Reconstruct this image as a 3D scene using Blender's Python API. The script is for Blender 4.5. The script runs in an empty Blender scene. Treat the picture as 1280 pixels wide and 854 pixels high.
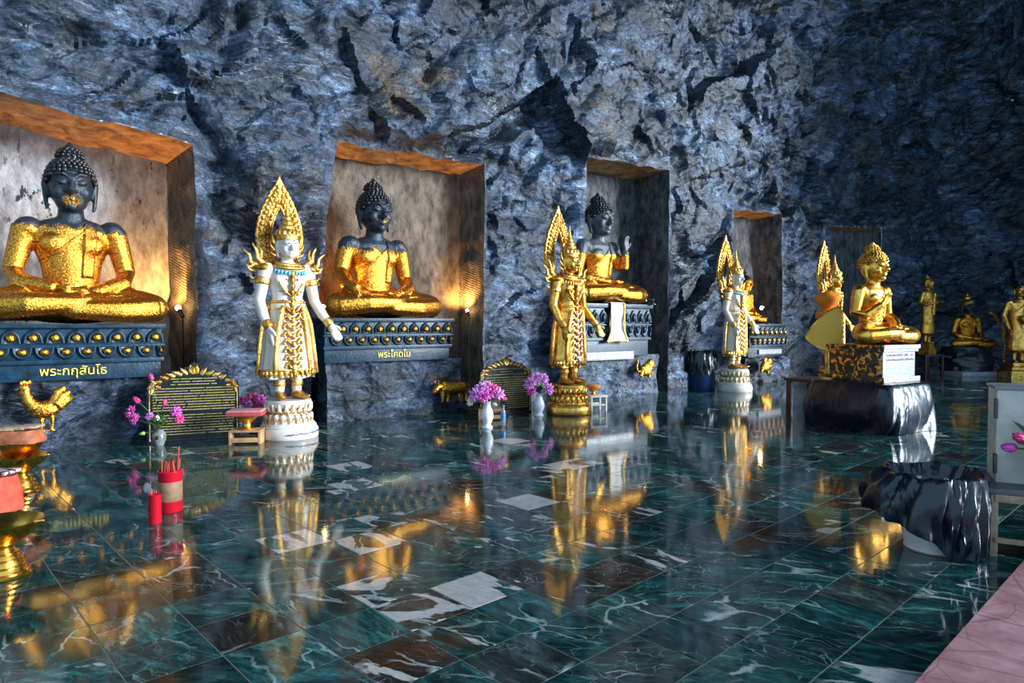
import bpy, bmesh, math, random
import numpy as np
from mathutils import Vector, Matrix, noise as mnoise
from mathutils.bvhtree import BVHTree

scene = bpy.context.scene
C = scene.collection
R = math.radians
random.seed(7)

# ------------------------------------------------------------------ camera
F, PITCH, CAMH = 843.0, -0.0261, 1.18
cam = bpy.data.cameras.new('camera')
cam.lens = F / 1280 * 36.0
cam.sensor_width = 36.0
cam.clip_start = 0.05
cam.clip_end = 200
cam_o = bpy.data.objects.new('camera', cam)
cam_o.location = (0, 0, CAMH)
cam_o.rotation_euler = (math.pi / 2 + PITCH, 0, 0)
C.objects.link(cam_o)
scene.camera = cam_o

# ------------------------------------------------------------------ world, sun, exposure
world = bpy.data.worlds.new('daylight')
scene.world = world
world.use_nodes = True
wn = world.node_tree.nodes
wl = world.node_tree.links
bg = wn['Background']
bg.inputs['Color'].default_value = (0.40, 0.68, 1.0, 1)
bg.inputs['Strength'].default_value = 1.1

sun = bpy.data.lights.new('sun', 'SUN')
sun.energy = 6.8
sun.angle = R(20)
sun.color = (0.82, 0.91, 1.0)
sun_o = bpy.data.objects.new('sun', sun)
sun_dir = Vector((-0.88, 0.20, -0.20)).normalized()      # travels from the open right side into the cave
sun_o.rotation_euler = sun_dir.to_track_quat('-Z', 'Y').to_euler()
C.objects.link(sun_o)

vs = scene.view_settings
vs.view_transform = 'Standard'
vs.look = 'None'
vs.gamma = 1.0
vs.use_curve_mapping = False
vs.exposure = 0.40


# ------------------------------------------------------------------ pixel <-> place helpers
def ray(px, py):
    u = (px - 640) / F
    v = (py - 427) / F
    cp, sp = math.cos(PITCH), math.sin(PITCH)
    return Vector((u, cp + v * sp, sp - v * cp))


def at(px, py, Y):
    d = ray(px, py)
    return Vector((0, 0, CAMH)) + d * (Y / d.y)


def fl(px, py, z=0.0):
    d = ray(px, py)
    return Vector((0, 0, CAMH)) + d * ((z - CAMH) / d.z)


# ------------------------------------------------------------------ mesh helpers
class MB:
    def __init__(self):
        self.v = []
        self.f = []

    def add(self, vs_, fs, M=None):
        o = len(self.v)
        if M is not None:
            vs_ = [M @ Vector(p) for p in vs_]
        self.v += [tuple(p) for p in vs_]
        self.f += [tuple(i + o for i in f) for f in fs]

    def box(self, c, s, M=None, bev=0.0):
        x, y, z = s[0] / 2, s[1] / 2, s[2] / 2
        cx, cy, cz = c
        if bev <= 0:
            vv = [(cx + i * x, cy + j * y, cz + k * z) for k in (-1, 1) for j in (-1, 1) for i in (-1, 1)]
            ff = [(0, 2, 3, 1), (4, 5, 7, 6), (0, 1, 5, 4), (2, 6, 7, 3), (0, 4, 6, 2), (1, 3, 7, 5)]
            self.add(vv, ff, M)
            return
        bm = bmesh.new()
        bmesh.ops.create_cube(bm, size=1, matrix=Matrix.Translation(c) @ Matrix.Diagonal((*s, 1)))
        bmesh.ops.bevel(bm, geom=list(bm.edges), offset=bev, segments=2, profile=0.7, affect='EDGES')
        bm.verts.index_update()
        self.add([v.co.copy() for v in bm.verts], [[v.index for v in f.verts] for f in bm.faces], M)
        bm.free()

    def tube(self, pts, rad, seg=10, M=None, up=None, cap=True):
        pts = [Vector(p) for p in pts]
        n = len(pts)
        if not isinstance(rad, (list, tuple)):
            rad = [rad] * n
        T = []
        for i in range(n):
            a = pts[max(i - 1, 0)]
            b = pts[min(i + 1, n - 1)]
            d = b - a
            T.append(d.normalized() if d.length > 1e-9 else Vector((0, 0, 1)))
        ref = Vector(up) if up is not None else (Vector((1, 0, 0)) if abs(T[0].x) < 0.8 else Vector((0, 1, 0)))
        x = (ref - T[0] * ref.dot(T[0])).normalized()
        rings = []
        for i in range(n):
            x = (x - T[i] * x.dot(T[i]))
            x = x.normalized() if x.length > 1e-6 else T[i].orthogonal().normalized()
            y = T[i].cross(x)
            r = rad[i]
            rx, ry = (r if isinstance(r, (tuple, list)) else (r, r))
            rings.append((pts[i], x.copy(), y, rx, ry, T[i]))
        vv, ff = [], []
        for (p, x_, y_, rx, ry, t_) in rings:
            for k in range(seg):
                a = 2 * math.pi * k / seg
                vv.append(p + x_ * (rx * math.cos(a)) + y_ * (ry * math.sin(a)))
        for i in range(n - 1):
            for k in range(seg):
                k2 = (k + 1) % seg
                ff.append((i * seg + k, i * seg + k2, (i + 1) * seg + k2, (i + 1) * seg + k))
        if cap:
            p, x_, y_, rx, ry, t_ = rings[0]
            vv.append(p - t_ * (min(rx, ry) * 0.6))
            c0 = len(vv) - 1
            p, x_, y_, rx, ry, t_ = rings[-1]
            vv.append(p + t_ * (min(rx, ry) * 0.6))
            c1 = len(vv) - 1
            for k in range(seg):
                k2 = (k + 1) % seg
                ff.append((c0, k2, k))
                ff.append((c1, (n - 1) * seg + k, (n - 1) * seg + k2))
        self.add(vv, ff, M)

    def ball(self, c, r, M=None, seg=14, ring=9, rot=None):
        if not isinstance(r, (tuple, list)):
            r = (r, r, r)
        L = Matrix.Translation(Vector(c))
        if rot is not None:
            L = L @ rot.to_4x4()
        if M is not None:
            L = M @ L
        vv = [(0, 0, r[2])]
        for i in range(1, ring):
            a = math.pi * i / ring
            for k in range(seg):
                b = 2 * math.pi * k / seg
                vv.append((r[0] * math.sin(a) * math.cos(b), r[1] * math.sin(a) * math.sin(b), r[2] * math.cos(a)))
        vv.append((0, 0, -r[2]))
        e = len(vv) - 1
        ff = []
        for k in range(seg):
            k2 = (k + 1) % seg
            ff.append((0, 1 + k, 1 + k2))
            ff.append((e, 1 + (ring - 2) * seg + k2, 1 + (ring - 2) * seg + k))
        for i in range(ring - 2):
            for k in range(seg):
                k2 = (k + 1) % seg
                ff.append((1 + i * seg + k, 1 + (i + 1) * seg + k, 1 + (i + 1) * seg + k2, 1 + i * seg + k2))
        self.add(vv, ff, L)

    def lathe(self, prof, seg=32, c=(0, 0, 0), M=None, sx=1.0, sy=1.0, wob=None, closed=True):
        vv, ff = [], []
        n = len(prof)
        for i, (r, z) in enumerate(prof):
            for k in range(seg):
                a = 2 * math.pi * k / seg
                rr = r
                dz = 0
                if wob:
                    rr, dz = wob(r, z, a)
                vv.append((c[0] + rr * sx * math.cos(a), c[1] + rr * sy * math.sin(a), c[2] + z + dz))
        for i in range(n - 1):
            for k in range(seg):
                k2 = (k + 1) % seg
                ff.append((i * seg + k, i * seg + k2, (i + 1) * seg + k2, (i + 1) * seg + k))
        if closed:
            if prof[0][0] > 1e-6:
                ff.append(tuple(reversed(range(seg))))
            if prof[-1][0] > 1e-6:
                ff.append(tuple((n - 1) * seg + k for k in range(seg)))
        self.add(vv, ff, M)

    def plate(self, out, y0, y1, M=None):
        """outline in (x,z) extruded from y0 to y1"""
        n = len(out)
        vv = [(p[0], y0, p[1]) for p in out] + [(p[0], y1, p[1]) for p in out]
        ff = [tuple(range(n)), tuple(reversed(range(n, 2 * n)))]
        for i in range(n):
            j = (i + 1) % n
            ff.append((i, n + i, n + j, j))
        self.add(vv, ff, M)

    def frame(self, out, inn, y0, y1, M=None, ridge=0.0):
        """ring between outlines (x,z) of equal length, closed loop"""
        n = len(out)
        mid = [((a[0] + b[0]) / 2, (a[1] + b[1]) / 2) for a, b in zip(out, inn)]
        vv = [(p[0], y0, p[1]) for p in out] + [(p[0], y0 - ridge, p[1]) for p in mid] + [(p[0], y0, p[1]) for p in inn] + \
             [(p[0], y1, p[1]) for p in inn] + [(p[0], y1, p[1]) for p in out]
        ff = []
        for i in range(n):
            j = (i + 1) % n
            for k in range(5):
                a, b = k * n, ((k + 1) % 5) * n
                ff.append((a + i, a + j, b + j, b + i))
        self.add(vv, ff, M)

    def flame(self, M, h=0.1, w=0.04, th=0.015, curl=0.0, n=7, bend=0.0):
        """pointed flame or leaf rising along +z, facing -y"""
        vv, ff = [], []
        for i in range(n):
            t = i / (n - 1)
            wd = w * (math.sin(math.pi * min(1, (0.14 + 0.86 * t)) ** 0.75) ** 0.9 if t < 1 else 0.0)
            wd = max(wd, 0.0008)
            cx = curl * t * t
            by = -bend * t * t
            z = h * t
            tt = th * (wd / w) + 0.001
            vv += [(cx - wd / 2, by, z), (cx, by - tt, z), (cx + wd / 2, by, z), (cx, by + tt * 0.6, z)]
        for i in range(n - 1):
            for k in range(4):
                a = i * 4 + k
                b = i * 4 + (k + 1) % 4
                ff.append((a, b, b + 4, a + 4))
        ff.append((3, 2, 1, 0))
        e = (n - 1) * 4
        ff.append((e, e + 1, e + 2, e + 3))
        self.add(vv, ff, M)

    def mesh(self, name, smooth=True, angle=None):
        me = bpy.data.meshes.new(name)
        me.from_pydata(self.v, [], self.f)
        bm = bmesh.new()
        bm.from_mesh(me)
        bmesh.ops.recalc_face_normals(bm, faces=bm.faces)
        bm.to_mesh(me)
        bm.free()
        if smooth:
            me.polygons.foreach_set('use_smooth', [True] * len(me.polygons))
            if angle is not None:
                me.set_sharp_from_angle(angle=R(angle))
        me.update()
        return me

    def build(self, name, mat, parent=None, smooth=True, angle=38):
        return obj(name, self.mesh(name, smooth, angle), mat, parent)


def obj(name, me, mat, parent=None):
    o = bpy.data.objects.new(name, me)
    C.objects.link(o)
    if mat is not None:
        if len(me.materials) == 0:
            me.materials.append(mat)
        elif me.materials[0] is not mat:
            o.material_slots[0].link = 'OBJECT'
            o.material_slots[0].material = mat
    if parent is not None:
        o.parent = parent
    return o


def tag(o, label=None, cat=None, group=None, kind=None):
    if label:
        o['label'] = label
    if cat:
        o['category'] = cat
    if group:
        o['group'] = group
    if kind:
        o['kind'] = kind
    return o


def thing(name, loc, rz=0.0, label=None, cat=None, group=None, scale=1.0):
    o = bpy.data.objects.new(name, None)
    o.empty_display_size = 0.1
    C.objects.link(o)
    o.location = loc
    o.rotation_euler = (0, 0, rz)
    o.scale = (scale, scale, scale)
    return tag(o, label, cat, group)


def sculpt(mb, voxel, smooth=3, name='body'):
    me = bpy.data.meshes.new('tmp')
    me.from_pydata(mb.v, [], mb.f)
    bm = bmesh.new()
    bm.from_mesh(me)
    bmesh.ops.recalc_face_normals(bm, faces=bm.faces)
    bm.to_mesh(me)
    bm.free()
    o = bpy.data.objects.new('tmp', me)
    C.objects.link(o)
    m = o.modifiers.new('r', 'REMESH')
    m.mode = 'VOXEL'
    m.voxel_size = voxel
    m2 = o.modifiers.new('s', 'SMOOTH')
    m2.factor = 0.5
    m2.iterations = smooth
    dg = bpy.context.evaluated_depsgraph_get()
    dg.update()
    out = bpy.data.meshes.new_from_object(o.evaluated_get(dg))
    out.name = name
    out.polygons.foreach_set('use_smooth', [True] * len(out.polygons))
    bpy.data.objects.remove(o)
    bpy.data.meshes.remove(me)
    return out


def text_mesh(body, size, ext=0.004, name='inscription', align='CENTER'):
    c = bpy.data.curves.new('t', 'FONT')
    c.body = body
    c.size = size
    c.extrude = ext
    c.resolution_u = 3
    c.align_x = align
    o = bpy.data.objects.new('t', c)
    C.objects.link(o)
    dg = bpy.context.evaluated_depsgraph_get()
    dg.update()
    me = bpy.data.meshes.new_from_object(o.evaluated_get(dg))
    me.name = name
    bpy.data.objects.remove(o)
    bpy.data.curves.remove(c)
    return me


RX90 = Matrix.Rotation(R(90), 4, 'X')


def T3(x, y, z):
    return Matrix.Translation((x, y, z))


def RZ(a):
    return Matrix.Rotation(a, 4, 'Z')


def RY(a):
    return Matrix.Rotation(a, 4, 'Y')


def RXm(a):
    return Matrix.Rotation(a, 4, 'X')


# ------------------------------------------------------------------ materials
class NT:
    """small node graph helper"""
    def __init__(self, name):
        self.m = bpy.data.materials.new(name)
        self.m.use_nodes = True
        self.t = self.m.node_tree
        self.b = self.t.nodes['Principled BSDF']

    def n(self, kind, **kw):
        nd = self.t.nodes.new(kind)
        for k, v in kw.items():
            setattr(nd, k, v)
        return nd

    def l(self, a, b):
        self.t.links.new(a, b)

    def put(self, sock, val):
        if isinstance(val, bpy.types.NodeSocket):
            self.l(val, sock)
        else:
            if isinstance(val, (tuple, list)) and len(val) == 3 and sock.type == 'RGBA':
                val = (*val, 1)
            sock.default_value = val

    def pos(self, kind='Object'):
        if kind == 'World':
            return self.n('ShaderNodeNewGeometry').outputs['Position']
        return self.n('ShaderNodeTexCoord').outputs[kind]

    def mapping(self, vec, scale=(1, 1, 1), rot=(0, 0, 0), loc=(0, 0, 0)):
        m = self.n('ShaderNodeMapping')
        self.l(vec, m.inputs['Vector'])
        self.put(m.inputs['Scale'], scale)
        self.put(m.inputs['Rotation'], rot)
        self.put(m.inputs['Location'], loc)
        return m.outputs['Vector']

    def noise(self, vec, scale=5, detail=4, rough=0.55, dist=0.0):
        x = self.n('ShaderNodeTexNoise')
        self.l(vec, x.inputs['Vector'])
        x.inputs['Scale'].default_value = scale
        x.inputs['Detail'].default_value = detail
        x.inputs['Roughness'].default_value = rough
        x.inputs['Distortion'].default_value = dist
        return x.outputs['Fac']

    def voro(self, vec, scale=5, feature='F1', out='Distance', rnd=1.0):
        x = self.n('ShaderNodeTexVoronoi', feature=feature)
        self.l(vec, x.inputs['Vector'])
        x.inputs['Scale'].default_value = scale
        x.inputs['Randomness'].default_value = rnd
        return x.outputs[out]

    def ramp(self, fac, stops, interp='LINEAR'):
        r = self.n('ShaderNodeValToRGB')
        r.color_ramp.interpolation = interp
        e = r.color_ramp.elements
        while len(e) > 1:
            e.remove(e[-1])
        for i, (p, c) in enumerate(stops):
            el = e[0] if i == 0 else e.new(p)
            el.position = p
            if not isinstance(c, (tuple, list)):
                c = (c, c, c)
            el.color = (*c, 1)
        self.l(fac, r.inputs['Fac'])
        return r.outputs['Color']

    def mix(self, fac, a, b, mode='MIX'):
        x = self.n('ShaderNodeMix', data_type='RGBA', blend_type=mode)
        self.put(x.inputs[0], fac)
        self.put(x.inputs[6], a)
        self.put(x.inputs[7], b)
        return x.outputs[2]

    def math(self, op, a, b=0.0, clamp=False):
        x = self.n('ShaderNodeMath', operation=op, use_clamp=clamp)
        self.put(x.inputs[0], a)
        self.put(x.inputs[1], b)
        return x.outputs[0]

    def sep(self, vec):
        x = self.n('ShaderNodeSeparateXYZ')
        self.l(vec, x.inputs[0])
        return x.outputs

    def bump(self, h, strength=0.5, dist=0.02, normal=None):
        x = self.n('ShaderNodeBump')
        self.put(x.inputs['Height'], h)
        x.inputs['Strength'].default_value = strength
        x.inputs['Distance'].default_value = dist
        if normal is not None:
            self.l(normal, x.inputs['Normal'])
        return x.outputs['Normal']

    def set(self, color=None, rough=None, metal=None, normal=None, spec=None, **kw):
        b = self.b
        if color is not None:
            self.put(b.inputs['Base Color'], color)
        if rough is not None:
            self.put(b.inputs['Roughness'], rough)
        if metal is not None:
            self.put(b.inputs['Metallic'], metal)
        if normal is not None:
            self.l(normal, b.inputs['Normal'])
        if spec is not None:
            self.put(b.inputs['Specular IOR Level'], spec)
        for k, v in kw.items():
            self.put(b.inputs[k.replace('_', ' ')], v)
        return self.m


def basic(name, col, rough=0.5, metal=0.0, var=0.25, scale=12, bump=0.15, spec=0.5):
    g = NT(name)
    v = g.pos()
    n = g.noise(v, scale, 5)
    lo = tuple(c * (1 - var) for c in col)
    hi = tuple(min(1, c * (1 + var)) for c in col)
    return g.set(g.ramp(n, [(0.3, lo), (0.7, hi)]), rough, metal, g.bump(g.noise(v, scale * 4, 3), bump, 0.006), spec)


M = {}


def gold(name, hi=(1.0, 0.66, 0.20), lo=(0.55, 0.26, 0.04), rough=0.26, bump=0.5, scale=30):
    g = NT(name)
    v = g.pos()
    n = g.noise(v, 9, 5, 0.6)
    n2 = g.voro(v, scale, 'F1')
    col = g.ramp(n, [(0.34, lo), (0.62, hi)])
    h = g.math('ADD', g.noise(v, scale * 2, 4), g.math('MULTIPLY', n2, 0.5))
    return g.set(col, g.ramp(n, [(0.3, rough * 1.7), (0.7, rough * 0.8)]), 1.0, g.bump(h, bump, 0.008))


M['gold'] = gold('polished gold', (1.0, 0.58, 0.14), (0.50, 0.22, 0.03))
M['gold_fine'] = gold('gold filigree', (1.0, 0.66, 0.22), (0.42, 0.20, 0.03), 0.30, 0.8, 60)
M['gold_deep'] = gold('old gold', (0.95, 0.52, 0.10), (0.35, 0.15, 0.02), 0.32, 0.6, 40)
M['brass'] = gold('polished brass', (1.0, 0.52, 0.08), (0.55, 0.26, 0.03), 0.20, 0.08, 14)


def leafed(name, zlo, zhi, seed=0.0, dark=(0.009, 0.013, 0.018), amount=0.0, face=None):
    """black stone with patches of gold leaf that thin out above zhi"""
    g = NT(name)
    v = g.mapping(g.pos(), loc=(seed, seed * 1.7, 0))
    z = g.sep(g.pos())[2]
    n = g.noise(v, 7, 6, 0.65)
    n2 = g.noise(v, 58, 4, 0.65)
    fade = g.n('ShaderNodeMapRange')
    g.l(z, fade.inputs[0])
    fade.inputs[1].default_value = zlo
    fade.inputs[2].default_value = zhi
    fade.inputs[3].default_value = 0.40 + amount
    fade.inputs[4].default_value = -0.34
    s = g.math('ADD', g.math('ADD', g.math('MULTIPLY', n, 0.75), g.math('MULTIPLY', n2, 0.30)), fade.outputs[0])
    if face:                                   # leaf pressed on the lips and chin
        ds_ = g.n('ShaderNodeVectorMath', operation='DISTANCE')
        g.l(g.pos(), ds_.inputs[0])
        ds_.inputs[1].default_value = (0, -0.20, face - 0.035)
        fr = g.n('ShaderNodeMapRange')
        g.l(ds_.outputs['Value'], fr.inputs[0])
        fr.inputs[1].default_value = 0.06
        fr.inputs[2].default_value = 0.15
        fr.inputs[3].default_value = 0.36
        fr.inputs[4].default_value = 0.0
        s = g.math('ADD', s, fr.outputs[0])
    mask = g.ramp(s, [(0.52, 0.0), (0.58, 1.0)])
    gc = g.ramp(n2, [(0.36, (0.20, 0.065, 0.008)), (0.50, (0.78, 0.32, 0.035)), (0.66, (1.0, 0.52, 0.09))])
    sc = g.ramp(n, [(0.35, dark), (0.75, tuple(c * 2.6 for c in dark))])
    col = g.mix(mask, sc, gc)
    h = g.math('ADD', g.math('MULTIPLY', mask, 0.6), g.math('ADD', g.math('MULTIPLY', n2, 0.7), g.math('MULTIPLY', g.noise(v, 90, 2), 0.4)))
    rough = g.mix(mask, (0.30, 0.30, 0.30), g.ramp(n2, [(0.35, 0.42), (0.6, 0.20)]))
    return g.set(col, rough, mask, g.bump(h, 0.9, 0.010))


M['stone'] = basic('blue black carved stone', (0.006, 0.026, 0.046), 0.36, 0, 0.6, 9, 0.5, 0.3)
M['stone_rough'] = basic('rough hewn stone', (0.045, 0.070, 0.095), 0.6, 0, 0.6, 6, 1.0)
M['black_lacquer'] = basic('black lacquer', (0.006, 0.008, 0.010), 0.22, 0, 0.3, 8, 0.05)
M['white_paint'] = basic('white enamel', (0.66, 0.60, 0.52), 0.30, 0, 0.10, 8, 0.1)
M['porcelain'] = basic('white porcelain', (0.74, 0.74, 0.76), 0.18, 0, 0.06, 6, 0.03)
M['cream_metal'] = basic('cream painted metal', (0.58, 0.52, 0.42), 0.5, 0, 0.22, 9, 0.2)
M['wood'] = basic('pale wood', (0.42, 0.24, 0.11), 0.55, 0, 0.3, 9, 0.3)
M['wood_dark'] = basic('dark varnished wood', (0.055, 0.022, 0.012), 0.32, 0, 0.4, 8, 0.2)
M['wood_worn'] = basic('worn painted wood', (0.40, 0.26, 0.16), 0.6, 0, 0.45, 16, 0.5)
M['coral'] = basic('coral cloth', (0.50, 0.055, 0.025), 0.75, 0, 0.35, 20, 0.4)
M['pink_tray'] = basic('pink red lacquer', (0.50, 0.055, 0.045), 0.35, 0, 0.2, 10, 0.1)
M['red'] = basic('red plastic', (0.48, 0.006, 0.018), 0.30, 0, 0.15, 8, 0.1)
M['tan_label'] = basic('faded tan label', (0.24, 0.125, 0.065), 0.6, 0, 0.3, 20, 0.1)
M['stick_red'] = basic('red incense', (0.50, 0.05, 0.03), 0.8, 0, 0.3, 40, 0.2)
M['orange'] = basic('orange lacquer', (0.85, 0.22, 0.02), 0.4, 0, 0.2, 12, 0.1)
M['orange_cloth'] = basic('yellow ochre cloth', (0.80, 0.42, 0.03), 0.6, 0, 0.25, 14, 0.3)
M['leaf'] = basic('green leaf', (0.05, 0.14, 0.03), 0.45, 0, 0.5, 14, 0.3)
M['bud_green'] = basic('pale green bud', (0.35, 0.50, 0.12), 0.5, 0, 0.3, 14, 0.2)
M['petal_pink'] = basic('magenta petal', (0.72, 0.10, 0.42), 0.5, 0, 0.35, 16, 0.1)
M['petal_rose'] = basic('rose petal', (0.78, 0.05, 0.22), 0.5, 0, 0.35, 16, 0.1)
M['petal_mauve'] = basic('mauve petal', (0.72, 0.25, 0.62), 0.5, 0, 0.3, 16, 0.1)
M['petal_white'] = basic('cream petal', (0.80, 0.74, 0.58), 0.5, 0, 0.15, 16, 0.1)
M['turquoise'] = basic('turquoise inlay', (0.10, 0.42, 0.50), 0.25, 0, 0.3, 30, 0.1)
M['ruby'] = basic('red glass jewel', (0.45, 0.01, 0.03), 0.12, 0, 0.2, 30, 0.0)
M['ink_blue'] = basic('blue ink', (0.02, 0.05, 0.25), 0.5, 0, 0.2, 30, 0.0)
M['face_ink'] = basic('dark painted features', (0.03, 0.02, 0.02), 0.5, 0, 0.2, 30, 0.0)
M['hair'] = basic('dark stone curls', (0.014, 0.015, 0.016), 0.32, 0, 0.5, 12, 0.2)
M['steel'] = basic('dark steel', (0.10, 0.10, 0.10), 0.35, 1.0, 0.3, 20, 0.1)
M['blue_plastic'] = basic('blue bottle label', (0.04, 0.25, 0.80), 0.3, 0, 0.2, 12, 0.05)
M['clay'] = basic('brown clay', (0.30, 0.08, 0.03), 0.4, 0, 0.3, 12, 0.2)
M['vase_dark'] = basic('mottled grey ceramic', (0.16, 0.16, 0.15), 0.3, 0, 0.6, 18, 0.1)
M['grey_ledge'] = basic('pale stone ledge', (0.28, 0.30, 0.32), 0.5, 0, 0.3, 9, 0.2)


def plastic_mat():
    g = NT('black polythene')
    v = g.pos()
    n = g.noise(g.mapping(v, (2, 2, 1.0)), 3, 2, 0.5, 1.2)
    return g.set((0.004, 0.007, 0.013), g.ramp(n, [(0.3, 0.20), (0.7, 0.32)]), 0.0, g.bump(n, 0.35, 0.04), 0.55)


M['plastic'] = plastic_mat()


def glass_mat():
    g = NT('clear plastic')
    return g.set((0.75, 0.85, 0.95), 0.08, 0.0, None, 0.5, Transmission_Weight=0.85, IOR=1.33)


M['clear'] = glass_mat()


def emit(name, col, strength):
    g = NT(name)
    return g.set((0.9, 0.8, 0.6), 0.3, 0, Emission_Color=col, Emission_Strength=strength)


M['bulb'] = emit('lit warm bulb', (1.0, 0.66, 0.25), 60)


def cloth_white():
    g = NT('white and gold brocade')
    v = g.pos()
    n = g.voro(v, 26, 'F1')
    n2 = g.noise(v, 10, 4)
    col = g.mix(g.ramp(n, [(0.25, 1.0), (0.4, 0.0)]), (0.80, 0.76, 0.70), (0.70, 0.50, 0.22))
    return g.set(col, 0.5, 0.0, g.bump(n2, 0.4, 0.01))


M['brocade'] = cloth_white()


def fan_mat():
    g = NT('yellow dotted cloth')
    v = g.pos()
    d = g.voro(g.mapping(v, (1, 0, 1), loc=(0, 0.0385, 0)), 13, 'F1', rnd=0.1)
    col = g.mix(g.ramp(d, [(0.20, 1.0), (0.28, 0.0)]), (0.82, 0.42, 0.03), (0.12, 0.05, 0.01))
    return g.set(col, 0.4, 0.0, spec=0.4)


M['fan'] = fan_mat()


def spotted_gold():
    g = NT('black stone stuck with gold leaf')
    v = g.pos()
    n = g.noise(v, 16, 4, 0.6, 0.6)
    mask = g.ramp(n, [(0.52, 0.0), (0.58, 1.0)])
    col = g.mix(mask, (0.02, 0.015, 0.010), (0.85, 0.42, 0.06))
    return g.set(col, 0.3, mask, g.bump(n, 0.5, 0.01))


M['spotted'] = spotted_gold()


def worn_white():
    g = NT('pale stone stuck with gold leaf')
    v = g.pos()
    n = g.noise(v, 22, 4, 0.65, 0.4)
    mask = g.ramp(n, [(0.56, 0.0), (0.62, 1.0)])
    col = g.mix(mask, (0.34, 0.34, 0.37), (0.55, 0.33, 0.11))
    return g.set(col, 0.35, 0.0, g.bump(n, 0.6, 0.01))


M['worn_white'] = worn_white()


def marble_tile(name, src):
    """src 'OBJ': colour of the object carries brown, white, tone; 'ATT': the same in a mesh attribute"""
    g = NT(name)
    p = g.pos('World')
    if src == 'OBJ':
        oi = g.n('ShaderNodeObjectInfo')
        colr = oi.outputs['Color']
        sp = g.n('ShaderNodeSeparateColor')
        g.l(colr, sp.inputs[0])
        seed = oi.outputs['Alpha']
    else:
        a = g.n('ShaderNodeAttribute', attribute_name='tile')
        sp = g.n('ShaderNodeSeparateColor')
        g.l(a.outputs['Color'], sp.inputs[0])
        seed = a.outputs['Alpha']
    brown, white, tone = sp.outputs[0], sp.outputs[1], sp.outputs[2]
    cx = g.n('ShaderNodeCombineXYZ')
    g.l(g.math('MULTIPLY', seed, 37.0), cx.inputs[0])
    g.l(g.math('MULTIPLY', seed, 91.0), cx.inputs[1])
    g.l(g.math('MULTIPLY', seed, 53.0), cx.inputs[2])
    va = g.n('ShaderNodeVectorMath', operation='ADD')
    g.l(p, va.inputs[0])
    g.l(cx.outputs[0], va.inputs[1])
    rot = g.n('ShaderNodeVectorRotate', rotation_type='Z_AXIS')
    g.l(va.outputs[0], rot.inputs['Vector'])
    g.l(g.math('ADD', 0.4, g.math('MULTIPLY', g.math('SINE', g.math('MULTIPLY', seed, 80.0)), 0.5)), rot.inputs['Angle'])
    v = rot.outputs[0]
    vst = g.mapping(v, (1.0, 3.2, 1.0))
    cloud = g.noise(vst, 3.2, 8, 0.66, 1.0)
    fine = g.noise(vst, 16, 6, 0.7, 0.8)
    green = g.ramp(cloud, [(0.30, (0.002, 0.013, 0.013)), (0.48, (0.004, 0.034, 0.033)), (0.60, (0.010, 0.085, 0.078)), (0.75, (0.06, 0.22, 0.20))])
    brn = g.ramp(cloud, [(0.30, (0.010, 0.007, 0.005)), (0.55, (0.034, 0.020, 0.012)), (0.75, (0.11, 0.075, 0.05))])
    base = g.mix(brown, green, brn)
    base = g.mix(1.0, base, g.ramp(fine, [(0.28, 0.28), (0.5, 0.85), (0.72, 1.9)]), 'MULTIPLY')
    tn = g.n('ShaderNodeCombineColor')
    for i in range(3):
        g.l(g.math('ADD', 0.32, g.math('MULTIPLY', tone, 1.25)), tn.inputs[i])
    base = g.mix(1.0, base, tn.outputs[0], 'MULTIPLY')
    # veins: warped cell borders, broken up, thick and thin
    warp = g.n('ShaderNodeTexNoise')
    g.l(v, warp.inputs['Vector'])
    warp.inputs['Scale'].default_value = 3.5
    warp.inputs['Detail'].default_value = 5
    wv = g.n('ShaderNodeVectorMath', operation='MULTIPLY_ADD')
    g.l(warp.outputs['Color'], wv.inputs[0])
    wv.inputs[1].default_value = (0.34, 0.34, 0.34)
    g.l(v, wv.inputs[2])
    e1 = g.voro(g.mapping(wv.outputs[0], (1.0, 2.4, 0.001)), 2.0, 'DISTANCE_TO_EDGE')
    e2 = g.voro(g.mapping(wv.outputs[0], (1.3, 3.0, 0.001), loc=(3, 5, 0)), 6.5, 'DISTANCE_TO_EDGE')
    br = g.noise(v, 2.6, 3)
    w1 = g.math('MULTIPLY', g.ramp(e1, [(0.0, 1.0), (0.012, 0.7), (0.030, 0.0)]), g.ramp(br, [(0.48, 0.0), (0.60, 1.0)]))
    w2 = g.math('MULTIPLY', g.ramp(e2, [(0.0, 1.0), (0.025, 0.0)]), g.ramp(g.noise(v, 4.1, 3), [(0.50, 0.0), (0.66, 0.7)]))
    vein = g.math('MAXIMUM', w1, w2)
    base = g.mix(g.math('MULTIPLY', vein, 0.75), base, (0.36, 0.42, 0.40))
    # pale patches on the tiles that have them
    pn = g.noise(g.mapping(v, (1.0, 2.2, 1.0)), 2.6, 4, 0.5, 0.9)
    wp = g.ramp(g.math('ADD', pn, g.math('MULTIPLY', white, 0.42)), [(0.70, 0.0), (0.725, 1.0)])
    base = g.mix(wp, base, g.ramp(fine, [(0.3, (0.28, 0.26, 0.24)), (0.7, (0.50, 0.48, 0.46))]))
    rough = g.ramp(fine, [(0.3, 0.05), (0.8, 0.11)])
    hb = g.noise(p, 1.7, 2)
    return g.set(base, rough, 0.0, g.bump(hb, 0.04, 0.02), 0.5)


M['tile'] = marble_tile('green marble tile', 'OBJ')
M['tile_far'] = marble_tile('green marble floor', 'ATT')
M['grout'] = basic('tan grout', (0.16, 0.155, 0.12), 0.6, 0, 0.3, 20, 0.1)


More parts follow.
